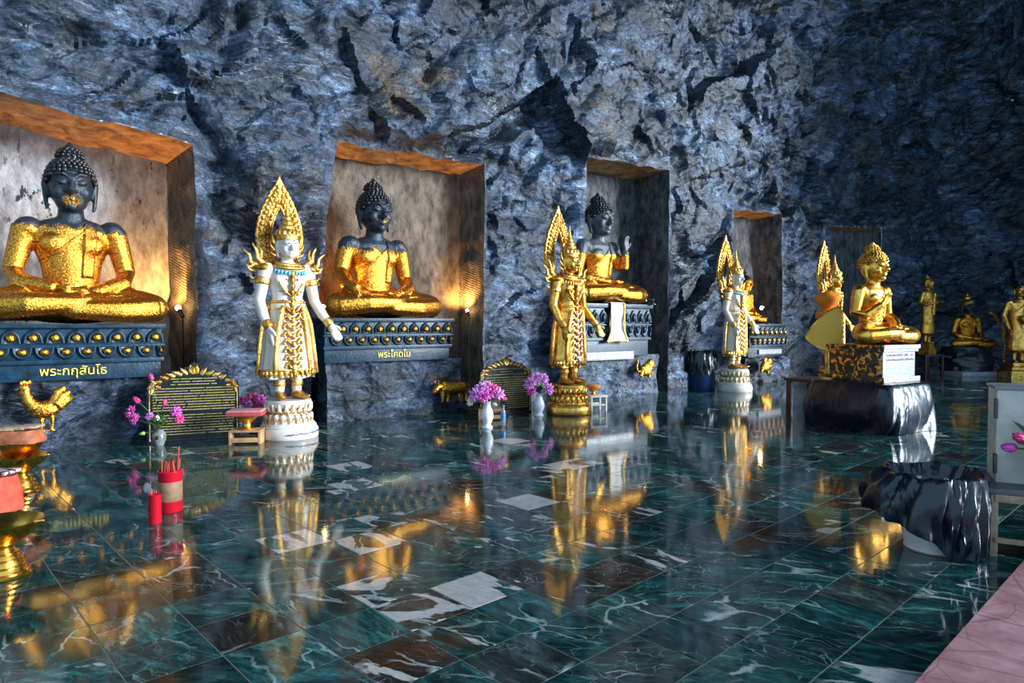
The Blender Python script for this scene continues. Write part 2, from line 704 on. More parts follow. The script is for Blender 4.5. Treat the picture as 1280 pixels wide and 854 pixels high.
def pink_mat():
    g = NT('pink marble')
    p = g.pos('World')
    n = g.noise(p, 5, 8, 0.65, 0.8)
    e = g.voro(g.mapping(p, (1, 1, 0.01)), 4, 'DISTANCE_TO_EDGE')
    c = g.ramp(n, [(0.3, (0.28, 0.12, 0.12)), (0.55, (0.44, 0.22, 0.22)), (0.75, (0.56, 0.36, 0.35))])
    c = g.mix(g.math('MULTIPLY', g.ramp(e, [(0.0, 1.0), (0.012, 0.0)]), 0.6), c, (0.16, 0.05, 0.05))
    return g.set(c, 0.22, 0, None, 0.5)


M['pink'] = pink_mat()


def rock_mat(kind):
    g = NT(kind + ' cave rock')
    p = g.pos('World')
    st = g.mapping(p, (0.8, 0.8, 3.4), rot=(R(18), R(-24), 0))       # strata dip along the wall
    str2 = g.noise(g.mapping(p, (2.0, 2.0, 9.0), rot=(R(-14), R(38), 0)), 2.5, 7, 0.7, 0.8)
    if kind == 'slate':
        big = g.noise(g.mapping(p, (1, 1, 1.3), rot=(0, R(-25), 0)), 1.15, 7, 0.62, 0.5)
        str1 = g.noise(st, 2.2, 9, 0.72, 1.2)
        col = g.ramp(str1, [(0.30, (0.006, 0.010, 0.016)), (0.44, (0.036, 0.056, 0.088)), (0.57, (0.115, 0.165, 0.24)), (0.70, (0.44, 0.52, 0.62))])
        col = g.mix(1.0, col, g.ramp(big, [(0.36, 0.22), (0.50, 0.80), (0.64, 2.1)]), 'MULTIPLY')  # broad bright and dark patches put into the colour as lit and shaded rock
        # rusty stains with their own outlines
        rn = g.noise(g.mapping(p, (0.7, 0.7, 1.3), rot=(0, R(35), 0)), 0.85, 6, 0.68, 0.6)
        col = g.mix(g.math('MULTIPLY', g.ramp(rn, [(0.58, 0.0), (0.67, 1.0)]), 0.75), col,
                    g.ramp(str2, [(0.3, (0.05, 0.030, 0.018)), (0.7, (0.30, 0.19, 0.10))]))
        # patches of warmer and greener grey
        hn = g.noise(g.mapping(p, (1, 1, 1.5)), 1.7, 5, 0.65, 0.4)
        col = g.mix(g.math('MULTIPLY', g.ramp(hn, [(0.50, 0.0), (0.64, 1.0)]), 0.65), col, g.mix(1.0, col, (1.45, 1.10, 0.72), 'MULTIPLY'))
        # fine mineral grain
        gr = g.noise(g.mapping(p, (1, 1, 2.2), rot=(R(10), R(-30), 0)), 26, 7, 0.75, 0.3)
        col = g.mix(1.0, col, g.ramp(gr, [(0.36, 0.09), (0.50, 0.40), (0.66, 1.0)]), 'MULTIPLY')
        col = g.mix(1.0, col, (0.92, 1.05, 1.20), 'MULTIPLY')
        # thin broken quartz seams
        q1 = g.math('ABSOLUTE', g.math('SUBTRACT', g.noise(st, 1.1, 6, 0.6, 0.8), 0.5))
        vm = g.math('MULTIPLY', g.ramp(q1, [(0.0, 1.0), (0.006, 0.0)]), g.ramp(g.noise(p, 1.3, 4), [(0.52, 0.0), (0.60, 0.7)]))
        col = g.mix(vm, col, (0.45, 0.50, 0.56))
        wv = g.n('ShaderNodeVectorMath', operation='MULTIPLY_ADD')
        wn_ = g.n('ShaderNodeTexNoise')
        g.l(p, wn_.inputs['Vector'])
        wn_.inputs['Scale'].default_value = 3.0
        g.l(wn_.outputs['Color'], wv.inputs[0])
        wv.inputs[1].default_value = (0.5, 0.5, 0.5)
        g.l(p, wv.inputs[2])
        vw = wv.outputs[0]
        k1 = g.voro(g.mapping(vw, (1, 1, 1.7), rot=(0.3, 0.5, 0.2)), 3.2, 'F1')
        k2 = g.voro(g.mapping(vw, (1, 1, 1.6), rot=(-0.3, -0.6, 0.2)), 8.5, 'F1')
        b0 = g.bump(k1, 0.45, 0.12)
        b00 = g.bump(k2, 0.40, 0.045, b0)
        b1 = g.bump(g.noise(p, 9, 9, 0.70, 0.3), 0.8, 0.035, b00)
        b2 = g.bump(gr, 0.6, 0.012, b1)
        return g.set(col, g.ramp(gr, [(0.3, 0.62), (0.7, 0.34)]), 0.0, b2, 0.55)
    ch = g.n('ShaderNodeTexWave', wave_type='BANDS', bands_direction='DIAGONAL')
    g.l(g.mapping(p, (1, 1, 1), rot=(0.2, 0.3, 0.6)), ch.inputs['Vector'])
    ch.inputs['Scale'].default_value = 15
    ch.inputs['Distortion'].default_value = 4
    ch.inputs['Detail'].default_value = 3
    ch.inputs['Detail Scale'].default_value = 2.0
    cn = g.noise(g.mapping(p, (1, 1, 0.45)), 9, 6, 0.7)
    if kind == 'chiselled':
        c = g.ramp(cn, [(0.36, (0.035, 0.030, 0.026)), (0.46, (0.12, 0.092, 0.066)), (0.68, (0.27, 0.205, 0.145))])
        c = g.mix(g.math('MULTIPLY', ch.outputs['Fac'], 0.45), c, (0.05, 0.04, 0.03))
    elif kind == 'limewashed':
        blot = g.noise(g.mapping(p, (1, 1, 0.4)), 13, 4, 0.6)
        c = g.ramp(cn, [(0.30, (0.12, 0.11, 0.10)), (0.50, (0.26, 0.25, 0.24)), (0.70, (0.46, 0.44, 0.42))])
        c = g.mix(g.math('MULTIPLY', g.ramp(blot, [(0.60, 0.0), (0.63, 1.0)]), g.ramp(g.noise(p, 1.1, 3), [(0.40, 0.0), (0.55, 1.0)])), c, (0.02, 0.02, 0.02))
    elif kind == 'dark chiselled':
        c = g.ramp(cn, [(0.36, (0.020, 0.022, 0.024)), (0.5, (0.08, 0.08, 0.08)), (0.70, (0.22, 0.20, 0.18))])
    else:
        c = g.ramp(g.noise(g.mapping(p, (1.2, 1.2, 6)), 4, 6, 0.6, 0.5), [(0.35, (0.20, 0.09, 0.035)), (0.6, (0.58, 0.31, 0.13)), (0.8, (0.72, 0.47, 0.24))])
    n1 = g.bump(g.noise(p, 7, 7, 0.65), 0.5, 0.05)
    n2 = g.bump(ch.outputs['Fac'], {'ochre': 0.0, 'limewashed': 0.12}.get(kind, 0.6), 0.012, n1)
    return g.set(c, 0.65, 0.0, n2, 0.35)


for _k in ('slate', 'chiselled', 'limewashed', 'dark chiselled', 'ochre'):
    M['rock ' + _k] = rock_mat(_k)


# ------------------------------------------------------------------ the cave wall
TH = R(37)
TW = Vector((math.cos(TH), math.sin(TH), 0))          # along the wall
NW = Vector((math.sin(TH), -math.cos(TH), 0))         # out of the wall
P0 = Vector((-3.42, 7.45, 0))


def wall_s(px, off=0.0):
    k = (px - 640) / F
    p = P0 + NW * off
    return (k * p.y - p.x) / (TW.x - k * TW.y)


def wsz(px, py, off=0.0):
    """where the ray of a pixel meets the plane of the wall: (s, z)"""
    s = wall_s(px, off)
    p = P0 + TW * s + NW * off
    return s, at(px, py, p.y).z


def wp(s, out, z):
    return P0 + TW * s + NW * out + Vector((0, 0, z))


def hsh(ix, iy, k):
    h = (ix.astype(np.int64) * 374761393 + iy.astype(np.int64) * 668265263 + k * 1274126177) & 0xffffffff
    h = ((h ^ (h >> 13)) * 1274126177) & 0xffffffff
    h = (h ^ (h >> 16)) & 0xffffff
    return h.astype(np.float64) / 0xffffff


def perlin(x, y, k):
    ix, iy = np.floor(x), np.floor(y)
    fx, fy = x - ix, y - iy
    u = fx * fx * fx * (fx * (fx * 6 - 15) + 10)
    v = fy * fy * fy * (fy * (fy * 6 - 15) + 10)

    def gr(a, b):
        an = hsh(ix + a, iy + b, k) * 6.2831853
        return np.cos(an) * (fx - a) + np.sin(an) * (fy - b)
    return (gr(0, 0) * (1 - u) + gr(1, 0) * u) * (1 - v) + (gr(0, 1) * (1 - u) + gr(1, 1) * u) * v


def fbm(x, y, k, o=4, g=0.5):
    s, a, t = 0, 1.0, 0
    for i in range(o):
        s = s + a * perlin(x * 2 ** i, y * 2 ** i, k + i)
        a *= g
    return s


def facet(x, y, k, tilt=0.7, curve=0.55, hgt=0.5):
    """broken planes meeting in creases"""
    ix, iy = np.floor(x), np.floor(y)
    best = np.full(x.shape, -1e9)
    sec = np.full(x.shape, -1e9)
    for a in (-1, 0, 1):
        for b in (-1, 0, 1):
            cx = ix + a + hsh(ix + a, iy + b, k)
            cy = iy + b + hsh(ix + a, iy + b, k + 1)
            dx, dy = x - cx, y - cy
            an = hsh(ix + a, iy + b, k + 2) * 6.2831853
            tl = tilt * (0.4 + 0.6 * hsh(ix + a, iy + b, k + 3))
            v = hgt * hsh(ix + a, iy + b, k + 4) + tl * (np.cos(an) * dx + np.sin(an) * dy) - curve * (dx * dx + dy * dy)
            m = v > best
            sec = np.where(m, best, np.maximum(sec, v))
            best = np.where(m, v, best)
    return best, best - sec


# niches cut into the wall: corner pixels (front edge) -> (s, z); order: bottom left, top left, top right, bottom right
def corners(l, tl, tr, r):
    a = wsz(*l)
    b = wsz(*tl)
    c = wsz(*tr)
    d = wsz(*r)
    return [(a[0], -0.05), (a[0] * 0.5 + b[0] * 0.5, 1.9), b, c, (d[0], -0.05)]


niches = [
    dict(poly=[(-3.9, -0.05), (-3.9, 1.8), (-3.9, 3.62), wsz(246, 181), (wall_s(246), -0.05)], depth=0.95, back='limewashed', side='chiselled'),
    dict(poly=corners((384, 500), (424, 178), (606, 206), (604, 500)), depth=0.50, back='chiselled', side='chiselled'),
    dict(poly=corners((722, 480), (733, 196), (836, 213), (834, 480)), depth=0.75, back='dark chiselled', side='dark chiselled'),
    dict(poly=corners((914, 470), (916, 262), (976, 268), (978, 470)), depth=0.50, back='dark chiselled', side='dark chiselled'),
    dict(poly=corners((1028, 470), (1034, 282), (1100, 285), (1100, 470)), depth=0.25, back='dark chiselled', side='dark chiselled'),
]


def poly_sd(S, Z, poly):
    """signed distance (inside < 0) and nearest point on the polygon"""
    d = np.full(S.shape, 1e9)
    nx = np.zeros(S.shape)
    ny = np.zeros(S.shape)
    ins = np.zeros(S.shape, bool)
    n = len(poly)
    for i in range(n):
        ax, ay = poly[i]
        bx, by = poly[(i + 1) % n]
        ex, ey = bx - ax, by - ay
        t = np.clip(((S - ax) * ex + (Z - ay) * ey) / (ex * ex + ey * ey), 0, 1)
        qx, qy = ax + t * ex, ay + t * ey
        dd = np.hypot(S - qx, Z - qy)
        m = dd < d
        d = np.where(m, dd, d)
        nx = np.where(m, qx, nx)
        ny = np.where(m, qy, ny)
        c = ((ay > Z) != (by > Z)) & (S < (bx - ax) * (Z - ay) / (by - ay + 1e-12) + ax)
        ins ^= c
    return np.where(ins, -d, d), nx, ny


def sstep(a, b, x):
    t = np.clip((x - a) / (b - a), 0, 1)
    return t * t * (3 - 2 * t)


def jit_s(S, V):
    """hand-cut wobble shared by the wall and the niche faces"""
    return (0.035 * fbm(S * 1.7, V * 1.7, 201, 3, 0.6)) * np.clip(V / 0.3, 0, 1)


def jit_v(S, V):
    return (0.045 * fbm(S * 1.7 + 40, V * 1.7, 231, 3, 0.6)) * np.clip(V / 0.3, 0, 1)


def build_wall():
    ds = 0.034
    s = np.concatenate([np.arange(-6.0, 19.0, ds), np.arange(19.0, 26.6, 0.06)])
    dsv = np.gradient(s)
    v = np.concatenate([np.arange(0, 9.5, ds), np.arange(9.5, 21.0, 0.22)])
    dv = np.diff(v)
    ns, nv = len(s), len(v)
    # plan of the wall: straight, then it swings on out of view, shaped to block sun from the far end
    head = TH - sstep(16.2, 23.2, s) * R(112)
    ax = np.cumsum(np.cos(head) * dsv)
    ay = np.cumsum(np.sin(head) * dsv)
    i0 = np.argmin(abs(s))
    ax += P0.x + s[i0] * math.cos(TH) - ax[i0]
    ay += P0.y + s[i0] * math.sin(TH) - ay[i0]
    # profile: upright to 3.9 m, then leaning out over the floor; unseen roof part added to hold back skylight
    tilt = sstep(3.7, 14.0, v) * R(86)
    out = np.concatenate([[0], np.cumsum(np.sin(tilt)[:-1] * dv)])
    zz = np.concatenate([[0], np.cumsum(np.cos(tilt)[:-1] * dv)])
    S, V = np.meshgrid(s, v, indexing='ij')
    wx = S + 0.35 * fbm(S * 0.6, V * 0.6, 11, 3) + 0.05 * fbm(S * 4, V * 4, 15, 2)
    wy = V + 0.35 * fbm(S * 0.6, V * 0.6, 21, 3) + 0.05 * fbm(S * 4, V * 4, 25, 2)
    c, n_ = math.cos(R(32)), math.sin(R(32))
    rx, ry = wx * c + wy * n_, -wx * n_ + wy * c
    f1, g1 = facet(rx / 2.3, ry / 1.6, 3, 0.95, 0.30, 0.6)
    f2, g2 = facet(rx / 0.95 + 9, ry / 0.66, 33, 0.92, 0.26, 0.4)
    f3, g3 = facet(rx / 0.42 + 5, ry / 0.27, 63, 1.0, 0.20, 0.4)
    f4, g4 = facet(rx / 0.17, ry / 0.12 + 7, 93, 0.92, 0.26, 0.4)
    f2, f4 = -f2, -f4                                             # ridges between valleys
    st = ry * 2.6 + 0.5 * fbm(S * 0.9, V * 0.9, 51, 3)
    step = (st - np.floor(st))
    step = np.minimum(step / 0.8, (1 - step) / 0.2)                # slabs breaking off along the strata
    sm = sstep(-0.05, 0.25, fbm(S * 0.5, V * 0.5, 71, 3))
    d = 0.70 * f1 + 0.36 * f2 + 0.16 * f3 + 0.070 * f4 + 0.02 * fbm(S * 3, V * 3, 40, 4) + 0.10 * step * sm
    d -= 0.14 * np.exp(-(g1 / 0.05) ** 2) + 0.03 * np.exp(-(g3 / 0.08) ** 2)
    d -= np.median(d)
    low = 1 - sstep(0.6, 2.2, V)
    d = d * (1 - 0.45 * low) - 0.16 * low            # the foot of the wall stays behind the shrine fittings
    keep = np.ones(S.shape, bool)
    for nc in niches:
        sd, qx, qy = poly_sd(S, V, nc['poly'])
        d = d * sstep(0.0, 0.24, np.abs(sd))
        m = np.abs(sd) < ds * 0.52
        S = np.where(m, qx, S)
        V = np.where(m, qy, V)
        keep &= ~((sd < 0) & ~m)
    S, V = S + jit_s(S, V), V + jit_v(S, V)
    # position
    X = np.interp(S, s, ax)
    Y = np.interp(S, s, ay)
    H = np.interp(S, s, head)
    Tt = np.interp(V, v, tilt)
    O = np.interp(V, v, out)
    Zz = np.interp(V, v, zz)
    o = O + d * np.cos(Tt)
    z = Zz - d * np.sin(Tt)
    z = np.where(V <= 0, -0.05, z)
    X = X + np.sin(H) * o
    Y = Y - np.cos(H) * o
    co = np.stack([X, Y, z], -1).reshape(-1, 3)
    idx = np.arange(ns * nv).reshape(ns, nv)
    q = np.stack([idx[:-1, :-1], idx[1:, :-1], idx[1:, 1:], idx[:-1, 1:]], -1)
    kq = keep[:-1, :-1] & keep[1:, :-1] & keep[1:, 1:] & keep[:-1, 1:]
    q = q[kq]
    used = np.unique(q)
    remap = -np.ones(ns * nv, np.int64)
    remap[used] = np.arange(len(used))
    q = remap[q]
    co = co[used]
    me = bpy.data.meshes.new('cave_wall')
    me.vertices.add(len(co))
    me.vertices.foreach_set('co', co.astype(np.float32).ravel())
    me.loops.add(q.size)
    me.loops.foreach_set('vertex_index', q.astype(np.int32).ravel())
    me.polygons.add(len(q))
    me.polygons.foreach_set('loop_start', np.arange(0, q.size, 4, dtype=np.int32))
    me.polygons.foreach_set('use_smooth', np.ones(len(q), bool))
    me.update(calc_edges=True)
    me.validate()
    me.set_sharp_from_angle(angle=R(42))
    o = obj('wall_back', me, M['rock slate'])
    tag(o, 'rugged blue grey slate cave wall with five carved niches', None, None, 'structure')
    return o


wall = build_wall()


def grid_patch(A, B, Cc, D, n, m, rough, k, nrm):
    """bilinear patch A-B (bottom) to D-C (top) with relief away from its border"""
    vv, ff = [], []
    for j in range(m + 1):
        for i in range(n + 1):
            u, w = i / n, j / m
            p = (A * (1 - u) + B * u) * (1 - w) + (D * (1 - u) + Cc * u) * w
            e = min(u, 1 - u, w, 1 - w) * 8
            h = mnoise.fractal(p * 2.2 + Vector((k * 7.1, 0, 0)), 0.8, 2.1, 4) * rough * min(1, e)
            vv.append(p + nrm * h)
    for j in range(m):
        for i in range(n):
            a = j * (n + 1) + i
            ff.append((a, a + 1, a + n + 2, a + n + 1))
    ss, zs_ = np.array([(p - P0).dot(TW) for p in vv]), np.array([p.z for p in vv])
    js, jz = jit_s(ss, zs_), jit_v(ss, zs_)
    vv = [p + TW * a + Vector((0, 0, b)) for p, a, b in zip(vv, js, jz)]
    return vv, ff


for k, nc in enumerate(niches):
    bl, ml, tl, tr, br = nc['poly']
    D = nc['depth']
    f = lambda p, o: wp(p[0], o, p[1])
    ins = 0.05
    bBL, bML, bTL = (bl[0] + ins, bl[1]), (ml[0] + ins, ml[1]), (tl[0] + ins, tl[1] - 0.06)
    bTR, bBR = (tr[0] - ins * 2, tr[1] - 0.06), (br[0] - ins * 2, br[1])
    parts = []
    mb = MB()
    rm = (br[0] * 0.5 + tr[0] * 0.5, ml[1])
    bRM = (bTR[0] * 0.5 + bBR[0] * 0.5, ml[1])
    mb.add(*grid_patch(f(bBL, -D), f(bBR, -D), f(bRM, -D), f(bML, -D), 30, 20, 0.045, k, NW))
    mb.add(*grid_patch(f(bML, -D), f(bRM, -D), f(bTR, -D), f(bTL, -D), 30, 20, 0.045, k, NW))
    mb.build('niche_back', M['rock ' + nc['back']], wall)
    mb = MB()
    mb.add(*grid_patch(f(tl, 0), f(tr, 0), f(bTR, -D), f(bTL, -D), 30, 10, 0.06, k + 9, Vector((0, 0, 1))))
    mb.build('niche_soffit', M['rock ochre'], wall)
    mb = MB()
    mb.add(*grid_patch(f(br, 0), f(bBR, -D), f(bRM, -D), f(rm, 0), 10, 20, 0.06, k + 5, TW))
    mb.add(*grid_patch(f(rm, 0), f(bRM, -D), f(bTR, -D), f(tr, 0), 10, 20, 0.06, k + 5, TW))
    mb.build('niche_side', M['rock ' + nc['side']], wall)
    mb = MB()
    mb.add(*grid_patch(f(bl, 0), f(bBL, -D), f(bML, -D), f(ml, 0), 10, 20, 0.06, k + 6, TW))
    mb.add(*grid_patch(f(ml, 0), f(bML, -D), f(bTL, -D), f(tl, 0), 10, 20, 0.06, k + 6, TW))
    mb.build('niche_side', M['rock ' + nc['side']], wall)

# ------------------------------------------------------------------ floor of marble tiles
T = 0.30
YAW = 0.7503
BX = Vector((math.cos(YAW), math.sin(YAW), 0))
AX = Vector((-math.sin(YAW), math.cos(YAW), 0))
CB, CA = -0.8824, -4.1083
PINK_A = -1.84


def tile_pt(b, a, z=0.0):
    return BX * ((b - CB) * T) + AX * ((a - CA) * T) + Vector((0, 0, z))


def in_view(p, mx=60, my=40):
    if p.y < 0.3:
        return None
    u = p.x / p.y * F + 640
    v = 427 - F * (((p.z - CAMH) * math.cos(PITCH) - p.y * math.sin(PITCH)) / (p.y * math.cos(PITCH)))
    return (-mx < u < 1280 + mx and v < 854 + my), u, v


def behind_wall(p):
    return (p - P0).dot(NW) < -1.2


# a ground slab of grout carries the tiles
mb = MB()
mb.box((3.0, 9.5, -0.0512), (30, 22, 0.10))
floor = mb.build('floor', M['grout'], None, False)
tag(floor, 'polished dark green marble tile floor', None, None, 'structure')

special = {  # (b, a): brown, white, tone
    (5, 3): (0.0, 0.62, 0.5), (4, 3): (0.9, 0.42, 0.5), (4, 2): (0.05, 0.05, 0.35), (3, 3): (0.1, 0.0, 0.95),
    (3, 4): (0.0, 0.0, 0.45), (2, 4): (0.85, 0.0, 0.35), (2, 3): (0.1, 0.0, 0.8), (4, 4): (0.1, 0.40, 0.5),
    (7, 2): (0.9, 0.0, 0.75), (6, 2): (0.75, 0.1, 0.5), (6, 3): (0.9, 0.05, 0.3), (6, 1): (0.25, 0.0, 0.75), (3, 2): (0.8, 0.2, 0.5),
    (7, 1): (0.0, 0.1, 0.4), (5, 2): (0.0, 0.1, 0.55), (1, 5): (0.1, 0.0, 1.0), (1, 4): (0.1, 0, 0.7), (8, 3): (0.6, 0.0, 0.7),
    (9, 4): (0.7, 0.0, 0.7), (10, 4): (0.85, 0.3, 0.5), (5, 6): (0.2, 0.66, 0.5), (4, 7): (0.1, 0.68, 0.5), (6, 7): (0.1, 0.5, 0.5),
    (9, 6): (0.2, 0.62, 0.5), (12, 8): (0.2, 0.7, 0.6), (13, 8): (0.2, 0.66, 0.6), (7, 10): (0.3, 0.66, 0.5), (3, 6): (0.3, 0.0, 0.9),
    (8, 12): (0.2, 0.7, 0.6), (14, 12): (0.1, 0.7, 0.6)}


def tile_col(b, a):
    if (b, a) in special:
        c = special[(b, a)]
    else:
        r = random.Random(b * 7919 + a * 104729 + 5)
        br = r.random()
        c = (max(0, (br - 0.62) / 0.38) * 0.95 if br > 0.62 else br * 0.2, max(0.0, r.random() - 0.84) * 2.2, 0.25 + 0.65 * r.random())
    sd = random.Random(b * 31 + a * 977 + 3).random()
    return (*c, sd)


cells = []
for b in range(-20, 60):
    for a in range(-30, 60):
        p = tile_pt(b + 0.5, a + 0.5)
        if a + 0.5 < PINK_A or p.y < 1.2 or p.x > 16.5 or p.x < -9 or p.y > 21:
            continue
        if behind_wall(p) and p.x < 9:
            continue
        iv = in_view(p)
        cells.append((p.y, b, a, bool(iv and iv[0])))
cells.sort()
near = [c for c in cells if c[3]][:300]
near_set = {(c[1], c[2]) for c in near}
GAP = 0.0036


def slab(mb_, w, d, h, bev):
    vv = [(-w, -d, -h), (w, -d, -h), (w, d, -h), (-w, d, -h), (-w, -d, -bev), (w, -d, -bev), (w, d, -bev), (-w, d, -bev),
          (-w + bev, -d + bev, 0), (w - bev, -d + bev, 0), (w - bev, d - bev, 0), (-w + bev, d - bev, 0)]
    ff = [(3, 2, 1, 0), (0, 1, 5, 4), (1, 2, 6, 5), (2, 3, 7, 6), (3, 0, 4, 7), (4, 5, 9, 8), (5, 6, 10, 9), (6, 7, 11, 10), (7, 4, 8, 11), (8, 9, 10, 11)]
    mb_.add(vv, ff)


mb = MB()
slab(mb, T / 2 - GAP / 2, T / 2 - GAP / 2, 0.012, 0.0015)
tile_me = mb.mesh('marble_tile', False)
half = MB()
hh = T * (-1 - PINK_A) / 2          # the cut row along the pink kerb
for (_, b, a, _v) in near:
    if a < -1:
        continue
    o = obj('marble_tile', tile_me, M['tile'], floor)
    o.location = tile_pt(b + 0.5, a + 0.5)
    o.rotation_euler = (0, 0, YAW)
    o.color = tile_col(b, a)
cut_me = None
mb = MB()
slab(mb, T / 2 - GAP / 2, hh - GAP / 2, 0.012, 0.0015)
cut_me = mb.mesh('marble_tile_cut', False)
for b in range(-6, 26):
    p = tile_pt(b + 0.5, (-1 + PINK_A) / 2)
    iv = in_view(p)
    if iv and iv[0]:
        o = obj('cut_marble_tile', cut_me, M['tile'], floor)
        o.location = p
        o.rotation_euler = (0, 0, YAW)
        o.color = tile_col(b, -2)
# beyond them one joined part
fv, ff_, cols = [], [], []
for (_, b, a, _v) in cells:
    if (b, a) in near_set:
        continue
    cc = tile_col(b, a)
    g_ = GAP / 2 / T
    lo = max(a, PINK_A) if a >= -2 else a
    q = [tile_pt(b + g_, lo + g_), tile_pt(b + 1 - g_, lo + g_), tile_pt(b + 1 - g_, a + 1 - g_), tile_pt(b + g_, a + 1 - g_)]
    i = len(fv)
    fv += [tuple(x) for x in q] + [(x.x, x.y, -0.012) for x in q]
    ff_ += [(i, i + 1, i + 2, i + 3), (i + 4, i + 5, i + 1, i), (i + 5, i + 6, i + 2, i + 1), (i + 6, i + 7, i + 3, i + 2), (i + 7, i + 4, i, i + 3)]
    cols += [cc] * 8
me = bpy.data.meshes.new('far_marble_tiles')
me.from_pydata(fv, [], ff_)
ca = me.color_attributes.new('tile', 'FLOAT_COLOR', 'POINT')
ca.data.foreach_set('color', np.array(cols, np.float32).ravel())
o = obj('far_marble_tiles', me, M['tile_far'], floor)
tag(o, kind='stuff')

# pink marble kerb at the lower right
kerb = thing('trim_1', tile_pt(0, PINK_A), YAW, 'raised kerb of pink veined marble slabs in the lower right corner')
kerb['kind'] = 'structure'
mb = MB()
slab(mb, 0.45 - 0.0015, 0.5, 0.06, 0.004)
pk = mb.mesh('pink_slab', False)
for i in range(-2, 6):
    o = obj('pink_slab', pk, M['pink'], kerb)
    o.location = (i * 0.90 + 0.62, -0.5, 0.035)


# ================================================================== figures
def hand(mb, w, d, n, L=0.2, curl=0.3, side=1, spread=0.0, r=0.017):
    """hand from wrist w along d, palm facing n; side +1: thumb on d x n side"""
    w, d, n = Vector(w), Vector(d).normalized(), Vector(n).normalized()
    n = (n - d * n.dot(d)).normalized()
    a = d.cross(n) * side
    pl = L * 0.5
    wd = L * 0.40
    mb.tube([w - d * 0.01, w + d * pl * 0.55, w + d * pl], [(wd * 0.36, L * 0.13), (wd * 0.52, L * 0.13), (wd * 0.50, L * 0.10)], 10, up=a)
    for i, (off, ln) in enumerate(((0.40, 0.46), (0.135, 0.52), (-0.135, 0.48), (-0.40, 0.38))):
        p0 = w + d * (pl * 0.92) + a * (off * wd)
        dr = (d + a * off * spread).normalized()
        l = L * ln
        c1 = curl * 0.6
        d1 = (dr * math.cos(c1) + n * math.sin(c1))
        d2 = (dr * math.cos(curl * 1.6) + n * math.sin(curl * 1.6))
        p1 = p0 + d1 * l * 0.5
        p2 = p1 + d2 * l * 0.5
        rr = r * L / 0.2
        mb.tube([p0 - d * 0.02, p0, p1, p2], [rr * 1.1, rr * 1.1, rr, rr * 0.75], 8)
    t0 = w + d * (pl * 0.25) + a * (wd * 0.42)
    t1 = t0 + (d * 0.6 + a * 0.55 + n * 0.25).normalized() * L * 0.24
    t2 = t1 + (d * 0.95 + a * 0.1 + n * 0.3).normalized() * L * 0.20
    rr = r * L / 0.2
    mb.tube([t0 - a * 0.02, t0, t1, t2], [rr * 1.3, rr * 1.3, rr * 1.1, rr * 0.8], 8)


def head_prims(mb, c, s=1.0):
    """head with a face; c = centre, s = 1 gives a head 0.47 high facing -y"""
    X = Matrix.Translation(Vector(c)) @ Matrix.Scale(s, 4)
    mb.ball((0, 0.0, 0.02), (0.172, 0.195, 0.225), X, 20, 14)
    mb.ball((0, -0.055, -0.12), (0.128, 0.125, 0.115), X, 16, 10)
    mb.ball((0, -0.150, -0.185), (0.050, 0.042, 0.040), X)
    for sx in (-1, 1):
        mb.ball((sx * 0.085, -0.115, -0.06), (0.060, 0.060, 0.065), X)
        mb.tube([(sx * 0.020, -0.193, 0.055), (sx * 0.06, -0.196, 0.090), (sx * 0.105, -0.172, 0.088), (sx * 0.145, -0.128, 0.062)], [0.012, 0.014, 0.014, 0.008], 8, X)
        mb.ball((sx * 0.075, -0.166, 0.030), (0.046, 0.026, 0.024), X)
        mb.tube([(sx * 0.030, -0.186, 0.018), (sx * 0.075, -0.194, 0.010), (sx * 0.122, -0.162, 0.020)], [0.008, 0.012, 0.006], 8, X)
        mb.ball((sx * 0.024, -0.205, -0.066), (0.022, 0.024, 0.018), X)
        # ear with long lobe
        mb.tube([(sx * 0.172, 0.02, 0.085), (sx * 0.192, 0.035, 0.03), (sx * 0.188, 0.02, -0.06), (sx * 0.178, 0.005, -0.16), (sx * 0.168, 0.0, -0.20)],
                [(0.018, 0.035), (0.024, 0.052), (0.020, 0.036), (0.018, 0.030), (0.014, 0.020)], 10, X, up=(1, 0, 0))
    mb.tube([(0, -0.182, 0.075), (0, -0.205, 0.01), (0, -0.234, -0.052), (0, -0.216, -0.078)], [0.014, 0.020, 0.030, 0.022], 10, X)
    mb.tube([(-0.060, -0.166, -0.112), (-0.025, -0.192, -0.116), (0, -0.190, -0.120), (0.025, -0.192, -0.116), (0.060, -0.166, -0.112)], [0.006, 0.014, 0.012, 0.014, 0.006], 8, X)
    mb.tube([(-0.045, -0.170, -0.134), (0, -0.190, -0.142), (0.045, -0.170, -0.134)], [0.006, 0.016, 0.006], 8, X)


